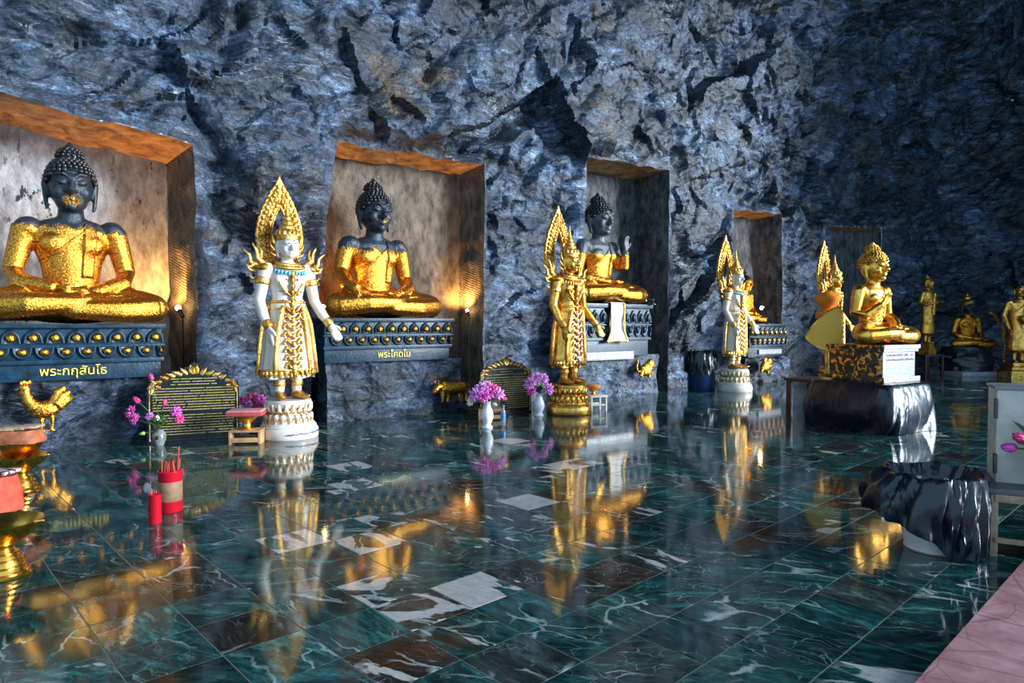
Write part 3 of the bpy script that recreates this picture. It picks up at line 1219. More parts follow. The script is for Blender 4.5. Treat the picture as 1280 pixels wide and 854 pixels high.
def seated_body(pose, voxel=0.0125):
    mb = MB()
    mb.ball((0, 0.04, 0.20), (0.36, 0.27, 0.20))
    mb.ball((0, -0.17, 0.13), (0.50, 0.26, 0.13))
    for sx in (-1, 1):
        up = 0.05 if sx < 0 else 0.0
        mb.tube([(sx * 0.17, 0.02, 0.21), (sx * 0.44, -0.16, 0.20), (sx * 0.66, -0.28, 0.165)], [0.19, 0.175, 0.145], 14)
        mb.ball((sx * 0.67, -0.29, 0.155), (0.145, 0.14, 0.145))
        mb.tube([(sx * 0.66, -0.32, 0.15), (sx * 0.36, -0.46, 0.13 + up), (-sx * 0.02, -0.46, 0.14 + up), (-sx * 0.22, -0.40, 0.18 + up)], [0.135, 0.120, 0.095, 0.065], 12)
        mb.ball((-sx * 0.34, -0.37, 0.21 + up), (0.13, 0.055, 0.045))
    mb.tube([(0, 0.03, 0.15), (0, 0.03, 0.36), (0, 0.02, 0.58), (0, 0.02, 0.80), (0, 0.02, 0.93), (0, 0.02, 1.01), (0, 0.02, 1.05)],
            [(0.28, 0.21), (0.225, 0.165), (0.260, 0.175), (0.335, 0.195), (0.345, 0.165), (0.24, 0.12), (0.12, 0.09)], 22, up=(1, 0, 0))
    for sx in (-1, 1):
        mb.ball((sx * 0.345, 0.02, 0.925), (0.125, 0.125, 0.115))
        mb.ball((sx * 0.135, -0.120, 0.775), (0.135, 0.065, 0.105))
    mb.tube([(0, 0.02, 0.98), (0, 0.0, 1.08), (0, -0.01, 1.20)], [0.135, 0.112, 0.108], 14)
    head_prims(mb, (0, -0.01, 1.345), 1.12)
    arms = {
        'lap_r': ([(-0.37, 0.02, 0.93), (-0.47, 0.03, 0.52), (-0.42, -0.14, 0.40), (-0.15, -0.34, 0.335)], (0.9, -0.25, -0.05), (0, 0, 1), 1),
        'lap_l': ([(0.37, 0.02, 0.93), (0.47, 0.03, 0.52), (0.42, -0.14, 0.40), (0.15, -0.36, 0.300)], (-0.9, -0.25, -0.05), (0, 0, 1), -1),
        'earth_r': ([(-0.37, 0.02, 0.93), (-0.48, -0.01, 0.58), (-0.50, -0.20, 0.42), (-0.48, -0.42, 0.345)], (0.03, -0.45, -0.85), (0, 0.85, -0.4), 1),
        'chest_r': ([(-0.37, 0.02, 0.93), (-0.47, 0.02, 0.54), (-0.40, -0.13, 0.50), (-0.17, -0.27, 0.68)], (0.55, -0.15, 0.75), (0.3, -0.9, 0.1), 1),
        'raise_l': ([(0.37, 0.02, 0.93), (0.46, -0.04, 0.60), (0.45, -0.16, 0.62), (0.40, -0.22, 0.86)], (0.0, -0.05, 1), (0, -1, 0), 1),
    }
    for key in pose:
        pts, d, n, sd = arms[key]
        mb.tube(pts, [0.115, 0.092, 0.088, 0.062], 12)
        hand(mb, Vector(pts[-1]) + Vector(d).normalized() * 0.02, d, n, 0.25, 0.25, sd, 0.1)
    return sculpt(mb, voxel, 3, 'body')


def drape(bvh, pts, off=0.006):
    """drop (x, z) points on the front of a body"""
    out = []
    for x, z in pts:
        h = bvh.ray_cast(Vector((x, -1.5, z)), Vector((0, 1, 0)))
        if h[0] is not None:
            out.append(h[0] + Vector((0, -off, 0)))
    return out


def lerp_pts(a, b, n):
    return [(a[0] + (b[0] - a[0]) * i / (n - 1), a[1] + (b[1] - a[1]) * i / (n - 1)) for i in range(n)]


def robe_parts(body_me, folds=False):
    """sash over the left shoulder and the hem of the robe across the chest"""
    bvh = BVHTree.FromPolygons([v.co for v in body_me.vertices], [tuple(p.vertices) for p in body_me.polygons])
    sash = MB()
    left = drape(bvh, lerp_pts((0.105, 0.99), (0.075, 0.45), 16), 0.018)
    right = drape(bvh, lerp_pts((0.215, 0.99), (0.175, 0.45), 16), 0.018)
    n = min(len(left), len(right))
    vv, ff = [], []
    for i in range(n):
        a, b = left[i], right[i]
        for k in range(7):
            t = k / 6
            vv.append(a.lerp(b, t) + Vector((0, -0.010 if k % 2 else 0.006, 0)))
        for k in range(7):
            vv.append(a.lerp(b, 1 - k / 6) + Vector((0, 0.03, 0)))
    for i in range(n - 1):
        for k in range(14):
            k2 = (k + 1) % 14
            ff.append((i * 14 + k, i * 14 + k2, (i + 1) * 14 + k2, (i + 1) * 14 + k))
    ff.append(tuple(range(14)))
    ff.append(tuple(reversed(range((n - 1) * 14, n * 14))))
    sash.add(vv, ff)
    hem = MB()
    p = drape(bvh, lerp_pts((0.20, 0.985), (-0.12, 0.70), 12) + lerp_pts((-0.15, 0.68), (-0.29, 0.60), 6), 0.004)
    hem.tube(p, 0.013, 6)
    p = drape(bvh, lerp_pts((-0.34, 0.25), (0.0, 0.30), 8), 0.0)
    if folds:
        for i in range(5):
            q = drape(bvh, lerp_pts((0.27 + 0.01 * i, 0.93 - 0.075 * i), (-0.10 + 0.02 * i, 0.60 - 0.055 * i), 12), 0.002)
            if len(q) > 4:
                hem.tube(q, 0.011, 6)
    return sash.mesh('sash'), hem.mesh('robe_hem')


def hair_meshes():
    cap = MB()
    hx = Matrix.Translation((0, -0.01, 1.345)) @ Matrix.Scale(1.12, 4)
    vv = []
    # scalp shell above a hairline that drops behind the ears
    seg, ring = 24, 10
    for i in range(ring + 1):
        for k in range(seg):
            b = 2 * math.pi * k / seg
            front = max(0, -math.sin(b))
            amax = R(66 + 34 * (1 - front))
            a = amax * i / ring
            vv.append((0.188 * math.sin(a) * math.cos(b), 0.012 + 0.212 * math.sin(a) * math.sin(b), 0.028 + 0.232 * math.cos(a)))
    ff = []
    for i in range(ring):
        for k in range(seg):
            k2 = (k + 1) % seg
            ff.append((i * seg + k, (i + 1) * seg + k, (i + 1) * seg + k2, i * seg + k2))
    cap.add(vv, ff, hx)
    cap.ball((0, 0.03, 0.265), (0.100, 0.105, 0.085), hx)
    curls = MB()
    for i in range(1, 10):
        a = R(9 + i * 9.6)
        m = max(6, int(30 * math.sin(a)))
        for k in range(m):
            b = 2 * math.pi * (k + 0.5 * (i % 2)) / m
            front = max(0, -math.sin(b))
            if a > R(66 + 30 * (1 - front)):
                continue
            curls.ball((0.190 * math.sin(a) * math.cos(b), 0.012 + 0.214 * math.sin(a) * math.sin(b), 0.028 + 0.234 * math.cos(a)), 0.0215, hx, 6, 4)
    for i in range(4):
        a = R(22 + i * 21)
        m = max(4, int(17 * math.sin(a)))
        for k in range(m):
            b = 2 * math.pi * (k + 0.5 * (i % 2)) / m
            curls.ball((0.102 * math.sin(a) * math.cos(b), 0.03 + 0.107 * math.sin(a) * math.sin(b), 0.265 + 0.087 * math.cos(a)), 0.017, hx, 6, 4)
    fin = MB()
    fin.lathe([(0.0, -0.03), (0.036, -0.02), (0.042, 0.01), (0.026, 0.035), (0.010, 0.055), (0.0, 0.062)], 10, (0, 0.03, 0.345), hx)
    return cap.mesh('hair_cap'), curls.mesh('hair_curls'), fin.mesh('finial')


HAIR = hair_meshes()
BODY = {'lap': seated_body(('lap_r', 'lap_l')), 'earth': seated_body(('earth_r', 'lap_l')),
        'raise': seated_body(('lap_r', 'raise_l')), 'chest': seated_body(('chest_r', 'lap_l'))}
ROBE = {k: robe_parts(m, k == 'chest') for k, m in BODY.items()}


def seated_buddha(loc, rz, scale, pose, label, mats, name='seated_buddha', hair_mat=None, curls=True, group=None):
    o = thing(name, loc, rz, label, 'statue', group, scale)
    obj('body', BODY[pose], mats, o)
    obj('sash', ROBE[pose][0], mats, o)
    obj('robe_hem', ROBE[pose][1], mats, o)
    hm = hair_mat or M['hair']
    c = obj('hair_cap', HAIR[0], hm, o)
    if curls:
        obj('hair_curls', HAIR[1], hm, c)
    obj('finial', HAIR[2], hm, c)
    return o


# ------------------------------------------------------------------ carved pedestals
def petal_mesh(w, h, th, down=False):
    """lotus petal relief: raised rim and a boss, standing in the x-z plane facing -y"""
    rim, boss = MB(), MB()
    sgn = -1 if down else 1
    out, inn = [], []
    n = 9
    for i in range(n):
        t = i / (n - 1)
        a = math.pi * t
        x = -math.cos(a)
        z = math.sin(a) ** 0.75 if 0 < i < n - 1 else 0
        z = z * (1 + 0.18 * (1 - abs(x)))
        out.append((x * w / 2, sgn * z * h / 1.18))
        inn.append((x * w / 2 * 0.72, sgn * (z * h / 1.18 * 0.74)))
    vv, ff = [], []
    for (p, q) in zip(out, inn):
        vv += [(p[0], 0, p[1]), ((p[0] + q[0]) / 2, -th, (p[1] + q[1]) / 2), (q[0], -th * 0.35, q[1])]
    for i in range(n - 1):
        for k in range(2):
            a = i * 3 + k
            ff.append((a, a + 1, a + 4, a + 3))
    c = len(vv)
    vv.append((0, -th * 0.3, 0))
    for i in range(n - 1):
        ff.append((i * 3 + 2, i * 3 + 5, c))
    rim.add(vv, ff)
    boss.ball((0, -th * 0.4, sgn * h * 0.36), (w * 0.24, th * 1.2, h * 0.30), None, 10, 7)
    return rim.mesh('petal'), boss.mesh('boss')


PET_UP = petal_mesh(0.150, 0.165, 0.030)
PET_DN = petal_mesh(0.165, 0.150, 0.030, True)
M['boss'] = leafed('leafed bosses', 3.0, 4.0, 2.0, amount=-0.09)


def pedestal(s0, s1, out, ztop, label, inscription, zs=1.0, rxr=0.0, rows=2, tsize=0.115, tx=0.0, tdz=0.0, gold_bosses=True):
    """carved stone seat projecting from a niche; local x runs along the wall, -y out of it"""
    c = (s0 + s1) / 2
    W = s1 - s0
    o = thing('carved_pedestal', wp(c, 0, 0), TH, label, 'pedestal')
    depth = 0.80
    y0 = -out
    mb = MB()
    h1, h2, h3 = 0.05 * zs, 0.20 * zs, 0.17 * zs
    z = ztop
    mb.box((0, y0 + depth / 2, z - h1 / 2), (W + 0.02, depth + 0.02, h1), None, 0.008)
    mb.box((0, y0 + depth / 2 + 0.035, z - h1 - h2 / 2), (W - 0.05, depth - 0.01, h2), None, 0.006)
    mb.box((0, y0 + depth / 2 + 0.015, z - h1 - h2 - 0.012), (W, depth, 0.024), None, 0.006)
    mb.box((0, y0 + depth / 2 + 0.035, z - h1 - h2 - h3 / 2), (W - 0.05, depth - 0.01, h3), None, 0.006)
    mb.box((0, y0 + depth / 2 + 0.02, z - h1 - h2 - h3 - 0.02), (W - 0.01, depth, 0.04), None, 0.008)
    zb = z - h1 - h2 - h3 - 0.04
    hb = 0.20 * zs
    mb.box((0, y0 + depth / 2 + 0.05, zb - hb / 2), (W - 0.06, depth - 0.03, hb), None, 0.01)
    mb.build('body', M['stone'], o)
    nu = max(3, int(round(W / 0.165)))
    for i in range(nu):
        x = -W / 2 + (i + 0.5) * W / nu
        q = obj('petal', PET_UP[0], M['stone'], o)
        q.location = (x, y0 + 0.035, z - h1 - h2 + 0.02)
        q.scale = (W / nu / 0.156, 1, zs)
        b = obj('boss', PET_UP[1], M['boss'] if gold_bosses else M['stone'], q)
        if i % 1 == 0 and rows > 1:
            q = obj('petal', PET_DN[0], M['stone'], o)
            q.location = (x + W / nu / 2 if i < nu - 1 else -W / 2 + W / nu * 0.01 + 0.08, y0 + 0.035, z - h1 - h2 - 0.022)
            if i == nu - 1:
                q.hide_render = False
                q.location.x = W / 2 - 0.035
                q.scale = (0.4, 1, zs)
            else:
                q.scale = (W / nu / 0.17, 1, zs)
            b = obj('boss', PET_DN[1], M['boss'] if gold_bosses else M['stone'], q)
    # rough rock the seat was left standing on
    rb = MB()
    hx, hz = W / 2 - 0.10, zb - hb
    n, m = 60, 22
    vv, ff = [], []
    for j in range(m + 1):
        for i in range(n + 1):
            x = -hx + (2 * hx + rxr) * i / n
            zz = -0.02 + (hz + 0.03) * j / m
            p = Vector((x, 0, zz)) * 2.6 + Vector((c * 3, 4, 1))
            r_ = mnoise.ridged_multi_fractal(p * 0.8, 0.9, 2.2, 5, 0.9, 2.0) * 0.10 - 0.08
            vv.append((x, y0 + 0.16 - r_, zz))
    for j in range(m + 1):
        vv.append((-hx, y0 + depth, -0.02 + (hz + 0.03) * j / m))
        vv.append((hx + rxr, y0 + depth, -0.02 + (hz + 0.03) * j / m))
    for j in range(m):
        for i in range(n):
            a = j * (n + 1) + i
            ff.append((a, a + 1, a + n + 2, a + n + 1))
        L0 = (m + 1) * (n + 1) + 2 * j
        ff.append((j * (n + 1), (j + 1) * (n + 1), L0 + 2, L0))
        ff.append((j * (n + 1) + n, L0 + 1, L0 + 3, (j + 1) * (n + 1) + n))
    rb.add(vv, ff)
    rb.build('rock_base', M['rock slate'], o)
    if inscription:
        me = text_mesh(inscription, tsize)
        t = obj('inscription', me, M['letter_gold'], o)
        t.rotation_euler = (R(90), 0, 0)
        t.location = (tx, y0 + 0.058, zb - hb * 0.68 + tdz)
        tag(t, 'gold painted Thai name')
    return o


M['letter_dim'] = basic('dull gold paint', (0.50, 0.37, 0.10), 0.45, 0.0, 0.2, 40, 0.05)
M['letter_gold'] = basic('gold paint', (0.85, 0.60, 0.08), 0.4, 0.0, 0.2, 40, 0.05)

# ------------------------------------------------------------------ niche statues
FACE = R(42)
stone1 = leafed('gold leafed black stone', 0.80, 1.06, 1.3, amount=0.02, face=1.235)
stone2 = leafed('gold leafed dark stone', 0.72, 0.98, 4.1, amount=0.0, face=1.235)
stone3 = leafed('part gilded grey stone', 0.70, 0.88, 7.7, dark=(0.04, 0.045, 0.05), amount=0.0)
stone4 = leafed('dim gilded stone', 1.3, 1.6, 9.7, dark=(0.05, 0.04, 0.03), amount=0.0)

s1c = wall_s(92, 0.1)
s1r = wsz(206, 405, 0.42)[0]
pedestal(2 * s1c - s1r + 0.0, s1r, 0.42, 1.18, 'carved pedestal below the seated buddha at the far left, lettered พระกกุสันโธ', 'พระกกุสันโธ', tx=-0.02, zs=0.80)
seated_buddha(wp(s1c, 0.02, 1.18), FACE - R(6), 1.0, 'lap', 'large black seated buddha coated in gold leaf, hands in lap, far left niche', stone1)

s2c = wall_s(470, 0.05)
s2r = wsz(567, 400, 0.42)[0]
pedestal(2 * s2c - s2r + 0.1, s2r, 0.42, wsz(480, 398, 0.42)[1], 'carved pedestal in the second niche, lettered พระโคดโม in gold', 'พระโคดโม', tsize=0.115, tx=0.05, rxr=0.34, zs=0.80)
seated_buddha(wp(s2c, 0.02, wsz(480, 398, 0.42)[1]), FACE, 1.0, 'earth', 'seated buddha with gold torso and dark face, right hand over the knee', stone2)

s3c = wall_s(748, 0.0)
z3 = 1.50
ped3 = pedestal(s3c - 0.86, s3c + 0.86, 0.40, z3, 'blue stone pedestal with a white brocade banner hanging down its front', None, rows=2, gold_bosses=False, zs=1.3, rxr=0.42)
seated_buddha(wp(s3c, 0.0, z3), FACE, 1.02, 'raise', 'seated buddha with bare grey face and gilded waist, one hand raised', stone3)

s4c = wall_s(944, 0.0)
ped4 = pedestal(s4c - 0.70, s4c + 0.62, 0.35, 1.18, 'carved pedestal beyond the third standing statue, below a small lamp', None, zs=1.0, rxr=0.45)
seated_buddha(wp(s4c, -0.25, 1.18), FACE, 0.62, 'lap', 'small lamplit seated buddha half hidden by the white and gold statue', stone4, curls=False)


# ------------------------------------------------------------------ standing crowned buddhas
def standing_body():
    mb = MB()
    for sx in (-1, 1):
        mb.tube([(sx * 0.095, 0.01, 0.44), (sx * 0.09, 0.0, 0.56), (sx * 0.09, 0.0, 0.72), (sx * 0.09, 0, 1.0)], [0.046, 0.055, 0.068, 0.08], 12)
    mb.tube([(0, 0, 1.18), (0, 0, 1.34), (0, 0, 1.46), (0, 0, 1.60), (0, 0, 1.70), (0, 0.01, 1.78), (0, 0.01, 1.82)],
            [(0.19, 0.13), (0.165, 0.115), (0.155, 0.110), (0.185, 0.125), (0.205, 0.120), (0.175, 0.09), (0.08, 0.07)], 20, up=(1, 0, 0))
    for sx in (-1, 1):
        mb.ball((sx * 0.205, 0.01, 1.735), (0.080, 0.078, 0.075))
        mb.ball((sx * 0.085, -0.085, 1.64), (0.082, 0.042, 0.062))
    mb.tube([(0, 0.01, 1.79), (0, 0.0, 1.86), (0, -0.01, 1.92)], [0.072, 0.060, 0.060], 12)
    head_prims(mb, (0, -0.02, 1.985), 0.60)
    a = [(-0.225, 0.01, 1.74), (-0.285, 0.02, 1.42), (-0.270, -0.06, 1.25), (-0.245, -0.13, 1.14)]
    mb.tube(a, [0.070, 0.056, 0.052, 0.036], 12)
    hand(mb, a[-1], (0.05, -0.12, -1), (1, 0.2, 0), 0.19, 0.12, 1, 0.05, 0.0165)
    b = [(0.225, 0.01, 1.74), (0.300, 0.02, 1.42), (0.360, -0.06, 1.27), (0.425, -0.12, 1.16)]
    mb.tube(b, [0.070, 0.056, 0.052, 0.036], 12)
    hand(mb, b[-1], (0.42, -0.2, -0.85), (-0.3, -0.9, 0.1), 0.19, 0.12, -1, 0.15, 0.0165)
    return sculpt(mb, 0.0095, 2, 'body')


def ring_on_arm(mb, p, d, r, w, M_=None):
    d = Vector(d).normalized()
    p = Vector(p)
    mb.tube([p - d * w, p - d * w * 0.5, p, p + d * w * 0.5, p + d * w], [r * 0.96, r * 1.10, r * 1.04, r * 1.10, r * 0.96], 14)


def skirt_mesh():
    prof = [(0.625, 0.275, 0.165), (0.66, 0.270, 0.162), (0.80, 0.252, 0.152), (1.0, 0.232, 0.146), (1.18, 0.214, 0.140), (1.33, 0.186, 0.128), (1.43, 0.168, 0.119)]
    mb = MB()
    seg = 48
    vv, ff = [], []
    for (z, rx, ry) in prof:
        k_ = (1.43 - z) / 0.8
        for k in range(seg):
            a = 2 * math.pi * k / seg
            w = 1 + 0.045 * k_ * math.sin(a * 12) + 0.02 * k_ * math.sin(a * 5 + 1)
            vv.append((rx * w * math.cos(a), ry * w * math.sin(a), z + 0.012 * math.sin(a * 6) * k_))
    n = len(prof)
    for i in range(n - 1):
        for k in range(seg):
            k2 = (k + 1) % seg
            ff.append((i * seg + k, i * seg + k2, (i + 1) * seg + k2, (i + 1) * seg + k))
    ff.append(tuple(reversed(range(seg))))
    mb.add(vv, ff)
    # robe panels that hang out at both sides from the wrists
    for sx in (-1, 1):
        p = [(sx * 0.17, 1.40), (sx * 0.255, 1.18), (sx * 0.285, 0.95), (sx * 0.315, 0.66), (sx * 0.20, 0.62), (sx * 0.12, 1.0)]
        mb.plate(p, 0.015, 0.060)
    return mb.mesh('robe', True, 40), prof


SK, SKP = skirt_mesh()
SB = standing_body()


def sk_y(z):
    for (z0, rx0, ry0), (z1, rx1, ry1) in zip(SKP[:-1], SKP[1:]):
        if z0 <= z <= z1:
            t = (z - z0) / (z1 - z0)
            return ry0 + (ry1 - ry0) * t, rx0 + (rx1 - rx0) * t
    return SKP[0][2], SKP[0][1]


def statue_ornaments():
    out = {}
    # filigree apron down the front
    mb = MB()
    for i in range(8):
        z = 1.30 - i * 0.082
        ry, rx = sk_y(max(z, 0.63))
        s = 1.0 - 0.03 * i
        for sx in (-1, 1):
            X = T3(sx * 0.022, -ry - 0.012, z) @ RY(sx * R(58)) 
            mb.flame(X, 0.105 * s, 0.046, 0.020, -sx * 0.045, 7, 0.0)
            X = T3(sx * 0.055, -ry - 0.004, z - 0.03) @ RY(sx * R(112))
            mb.flame(X, 0.075 * s, 0.036, 0.018, sx * 0.035, 6)
            mb.ball((sx * 0.105 * s, -ry * 0.93 - 0.006, z + 0.012), 0.017, None, 8, 5)
        mb.ball((0, -ry - 0.014, z), (0.026, 0.018, 0.036), None, 8, 6)
    ry, rx = sk_y(0.68)
    mb.flame(T3(0, -ry - 0.012, 0.78) @ RXm(math.pi) @ RZ(math.pi), 0.17, 0.105, 0.028)
    out['apron'] = mb.mesh('apron')
    mb = MB()
    # girdle, hem and the edging of the side panels
    for z, h in ((1.405, 0.034), (1.335, 0.018)):
        ry, rx = sk_y(min(z, 1.43))
        mb.tube([(0, 0, z - h / 2), (0, 0, z - h / 4), (0, 0, z + h / 4), (0, 0, z + h / 2)],
                [(rx, ry), (rx + 0.014, ry + 0.014), (rx + 0.014, ry + 0.014), (rx, ry)], 36, up=(1, 0, 0), cap=False)
    out['girdle'] = mb.mesh('girdle')
    mb = MB()
    for k in range(30):
        a = 2 * math.pi * k / 30
        mb.flame(T3(0.283 * math.cos(a), 0.170 * math.sin(a), 0.705) @ RZ(a + math.pi / 2) @ RXm(math.pi), 0.085, 0.060, 0.014)
    mb.tube([(0.286 * math.cos(2 * math.pi * k / 40), 0.172 * math.sin(2 * math.pi * k / 40), 0.705) for k in range(41)], 0.012, 6)
    out['hem'] = mb.mesh('hem')
    mb = MB()
    for sx in (-1, 1):
        mb.tube([(sx * 0.175, 0.012, 1.40), (sx * 0.258, 0.010, 1.18), (sx * 0.288, 0.010, 0.95), (sx * 0.318, 0.010, 0.66)], [(0.022, 0.012)] * 4, 8, up=(1, 0, 0))
        mb.tube([(sx * 0.105, -0.150, 1.36), (sx * 0.150, -0.135, 1.10), (sx * 0.175, -0.128, 0.85), (sx * 0.185, -0.130, 0.68)], [(0.026, 0.012)] * 4, 8, up=(1, 0, 0))
    out['robe_edging'] = mb.mesh('robe_edging')
    # collar, chest strap
    mb = MB()
    for r, z, w in ((0.118, 1.815, 0.022), (0.168, 1.785, 0.018)):
        mb.tube([(r * math.cos(2 * math.pi * k / 28), 0.0 + r * 0.80 * math.sin(2 * math.pi * k / 28), z + 0.035 * math.sin(2 * math.pi * k / 28)) for k in range(29)], w, 8)
    out['collar'] = mb.mesh('collar')
    mb = MB()
    for k in range(15):
        a = math.pi + math.pi * (k + 0.5) / 15
        mb.flame(T3(0.180 * math.cos(a), 0.148 * math.sin(a), 1.765 + 0.045 * math.sin(a)) @ RZ(a + math.pi / 2) @ RXm(math.pi - 0.15), 0.055, 0.034, 0.012)
    out['turquoise_fringe'] = mb.mesh('turquoise_fringe')
    mb = MB()
    for i in range(6):
        z = 1.70 - i * 0.062
        mb.flame(T3(0, -0.132 - 0.010 * (i < 3), z + 0.02) @ RXm(math.pi) @ RZ(math.pi), 0.085, 0.070 - 0.003 * i, 0.020)
    for sx in (-1, 1):
        mb.tube([(sx * 0.14, -0.075, 1.72), (sx * 0.115, -0.112, 1.58), (sx * 0.06, -0.122, 1.50), (0, -0.120, 1.46)], 0.011, 6)
    mb.tube([(0.153 * math.cos(2 * math.pi * k / 24), 0.115 * math.sin(2 * math.pi * k / 24), 1.515) for k in range(25)], 0.010, 6)
    out['chest_strap'] = mb.mesh('chest_strap')
    mb = MB()
    for x, z in ((-0.085, 1.70), (0.085, 1.70), (-0.06, 1.635), (0.06, 1.635), (-0.055, 1.49), (0.06, 1.48), (0, 1.565), (-0.09, 1.42), (0.03, 1.43)):
        mb.ball((x, -0.134 + abs(x) * 0.18, z), (0.012, 0.010, 0.012), None, 8, 6)
    out['jewels'] = mb.mesh('jewels')
    # armlets, bracelets, anklets
    out['rings'] = []
    for nm, p, d, r, w in (('armlet', (-0.250, 0.014, 1.62), (-0.06, 0.01, -0.32), 0.068, 0.035), ('bracelet', (-0.252, -0.11, 1.175), (0.025, -0.07, -0.11), 0.045, 0.040),
                           ('armlet', (0.254, 0.014, 1.62), (0.075, 0.01, -0.32), 0.068, 0.035), ('bracelet', (0.402, -0.10, 1.198), (0.065, -0.06, -0.11), 0.045, 0.040),
                           ('anklet', (-0.092, 0.005, 0.565), (0, 0, 1), 0.060, 0.030), ('anklet', (0.092, 0.005, 0.565), (0, 0, 1), 0.060, 0.030)):
        mb = MB()
        ring_on_arm(mb, p, d, r, w)
        out['rings'].append((nm, mb.mesh(nm)))
    # crown
    mb = MB()
    mb.lathe([(0.100, 2.035), (0.118, 2.045), (0.124, 2.065), (0.114, 2.075), (0.126, 2.088), (0.118, 2.105), (0.104, 2.115), (0.112, 2.128), (0.098, 2.150), (0.080, 2.160),
              (0.088, 2.172), (0.072, 2.198), (0.056, 2.208), (0.064, 2.220), (0.050, 2.245), (0.038, 2.255), (0.046, 2.266), (0.030, 2.295), (0.022, 2.305), (0.028, 2.315),
              (0.016, 2.345), (0.010, 2.40), (0.0, 2.47)], 28, (0, -0.01, 0))
    for k in range(14):
        a = 2 * math.pi * k / 14
        mb.flame(T3(0.118 * math.cos(a), -0.01 + 0.118 * math.sin(a), 2.085) @ RZ(a + math.pi / 2) @ RXm(-0.12), 0.075, 0.046, 0.012)
    for sx in (-1, 1):
        for j, (x, z, a, h) in enumerate(((0.118, 1.99, 38, 0.115), (0.115, 1.93, 64, 0.10), (0.108, 1.885, 95, 0.075))):
            mb.flame(T3(sx * x, 0.0, z) @ RY(sx * R(a)), h, 0.044, 0.014, -sx * 0.045)
    out['crown'] = mb.mesh('crown')
    # pierced flame aureole behind the head
    o_ = [(0.09, 1.66), (0.16, 1.74), (0.205, 1.86), (0.240, 2.00), (0.250, 2.12), (0.232, 2.24), (0.190, 2.37), (0.140, 2.48), (0.085, 2.58), (0.040, 2.65), (0.0, 2.73)]
    i_ = [(0.05, 1.78), (0.065, 1.82), (0.085, 1.90), (0.102, 2.00), (0.106, 2.08), (0.096, 2.17), (0.076, 2.25), (0.052, 2.32), (0.030, 2.37), (0.013, 2.40), (0.0, 2.425)]
    outl = [(-x, z) for x, z in o_] + [(x, z) for x, z in reversed(o_[:-1])]
    innl = [(-x, z) for x, z in i_] + [(x, z) for x, z in reversed(i_[:-1])]
    mb = MB()
    # open at the bottom: quads between the outlines
    n = len(outl)
    y0, y1 = 0.185, 0.225
    vv, ff = [], []
    for (p, q) in zip(outl, innl):
        m_ = ((p[0] + q[0]) / 2, (p[1] + q[1]) / 2)
        vv += [(p[0], y0, p[1]), (m_[0], y0 - 0.022, m_[1]), (q[0], y0, q[1]), (q[0], y1, q[1]), (p[0], y1, p[1])]
    for i in range(n - 1):
        for k in range(5):
            ff.append((i * 5 + k, i * 5 + (k + 1) % 5, i * 5 + 5 + (k + 1) % 5, i * 5 + 5 + k))
    ff += [(0, 1, 2, 3, 4), tuple(reversed(range((n - 1) * 5, n * 5)))]
    mb.add(vv, ff)
    out['aureole'] = mb.mesh('aureole', True, 30)
    mb = MB()
    for side in (-1, 1):
        pts = [Vector((side * x, 0, z)) for x, z in o_]
        for i in range(len(pts) - 1):
            for t in (0.15, 0.65):
                p = pts[i].lerp(pts[i + 1], t)
                d = (pts[i + 1] - pts[i]).normalized()
                ang = math.atan2(d.x, d.z) + side * R(26)
                mb.flame(T3(p.x - side * 0.012, 0.200, p.z) @ RY(ang), 0.062, 0.034, 0.020, -side * 0.012, 6)
        pin = [Vector((side * x, 0, z)) for x, z in i_]
        for i in range(1, len(pts) - 1):
            for f_ in (0.25, 0.5, 0.75):
                q = pts[i].lerp(pin[i], f_)
                mb.ball((q.x, 0.173, q.z), (0.020, 0.022, 0.024), None, 7, 5)
                q2 = q.lerp(pts[i + 1].lerp(pin[i + 1], f_), 0.5)
                mb.flame(T3(q2.x, 0.172, q2.z - 0.02) @ RY(side * R(20)), 0.055, 0.026, 0.024, 0, 5)
        for i in range(len(pin) - 1):
            mb.tube([(pin[i].x, 0.180, pin[i].z), (pin[i + 1].x, 0.180, pin[i + 1].z)], 0.010, 6)
    out['flame_border'] = mb.mesh('flame_border')
    # winged shoulder pieces
    for key, sx in (('wing_r', -1), ('wing_l', 1)):
        mb = MB()
        for pts, r0 in ((((0.20, 1.78), (0.29, 1.77), (0.36, 1.81), (0.37, 1.88), (0.43, 1.93)), 0.034), (((0.22, 1.80), (0.29, 1.85), (0.30, 1.93), (0.34, 2.00)), 0.030),
                        (((0.24, 1.74), (0.31, 1.72), (0.37, 1.73), (0.40, 1.78)), 0.028), (((0.24, 1.70), (0.30, 1.66), (0.34, 1.64), (0.37, 1.67)), 0.026),
                        (((0.32, 1.80), (0.36, 1.76), (0.41, 1.78)), 0.020), (((0.26, 1.86), (0.25, 1.92), (0.27, 1.97)), 0.020)):
            n_ = len(pts)
            mb.tube([(sx * x, 0.045, z) for x, z in pts], [(r0 * (1 - 0.92 * i / (n_ - 1)) ** 0.8 + 0.003, 0.018 * (1 - 0.7 * i / (n_ - 1))) for i in range(n_)], 8, up=(0.3, 0, 1))
        mb.ball((sx * 0.25, 0.0, 1.755), (0.060, 0.070, 0.045))
        out[key] = mb.mesh('shoulder_wing')
    # shoe
    mb = MB()
    mb.tube([(0, 0.07, 0.435), (0, 0.0, 0.452), (0, -0.08, 0.438), (0, -0.155, 0.428), (0, -0.20, 0.446)], [(0.040, 0.036), (0.052, 0.052), (0.056, 0.036), (0.045, 0.022), (0.012, 0.010)], 12, up=(1, 0, 0))
    out['shoe'] = mb.mesh('shoe')
    # lotus stand
    mb = MB()
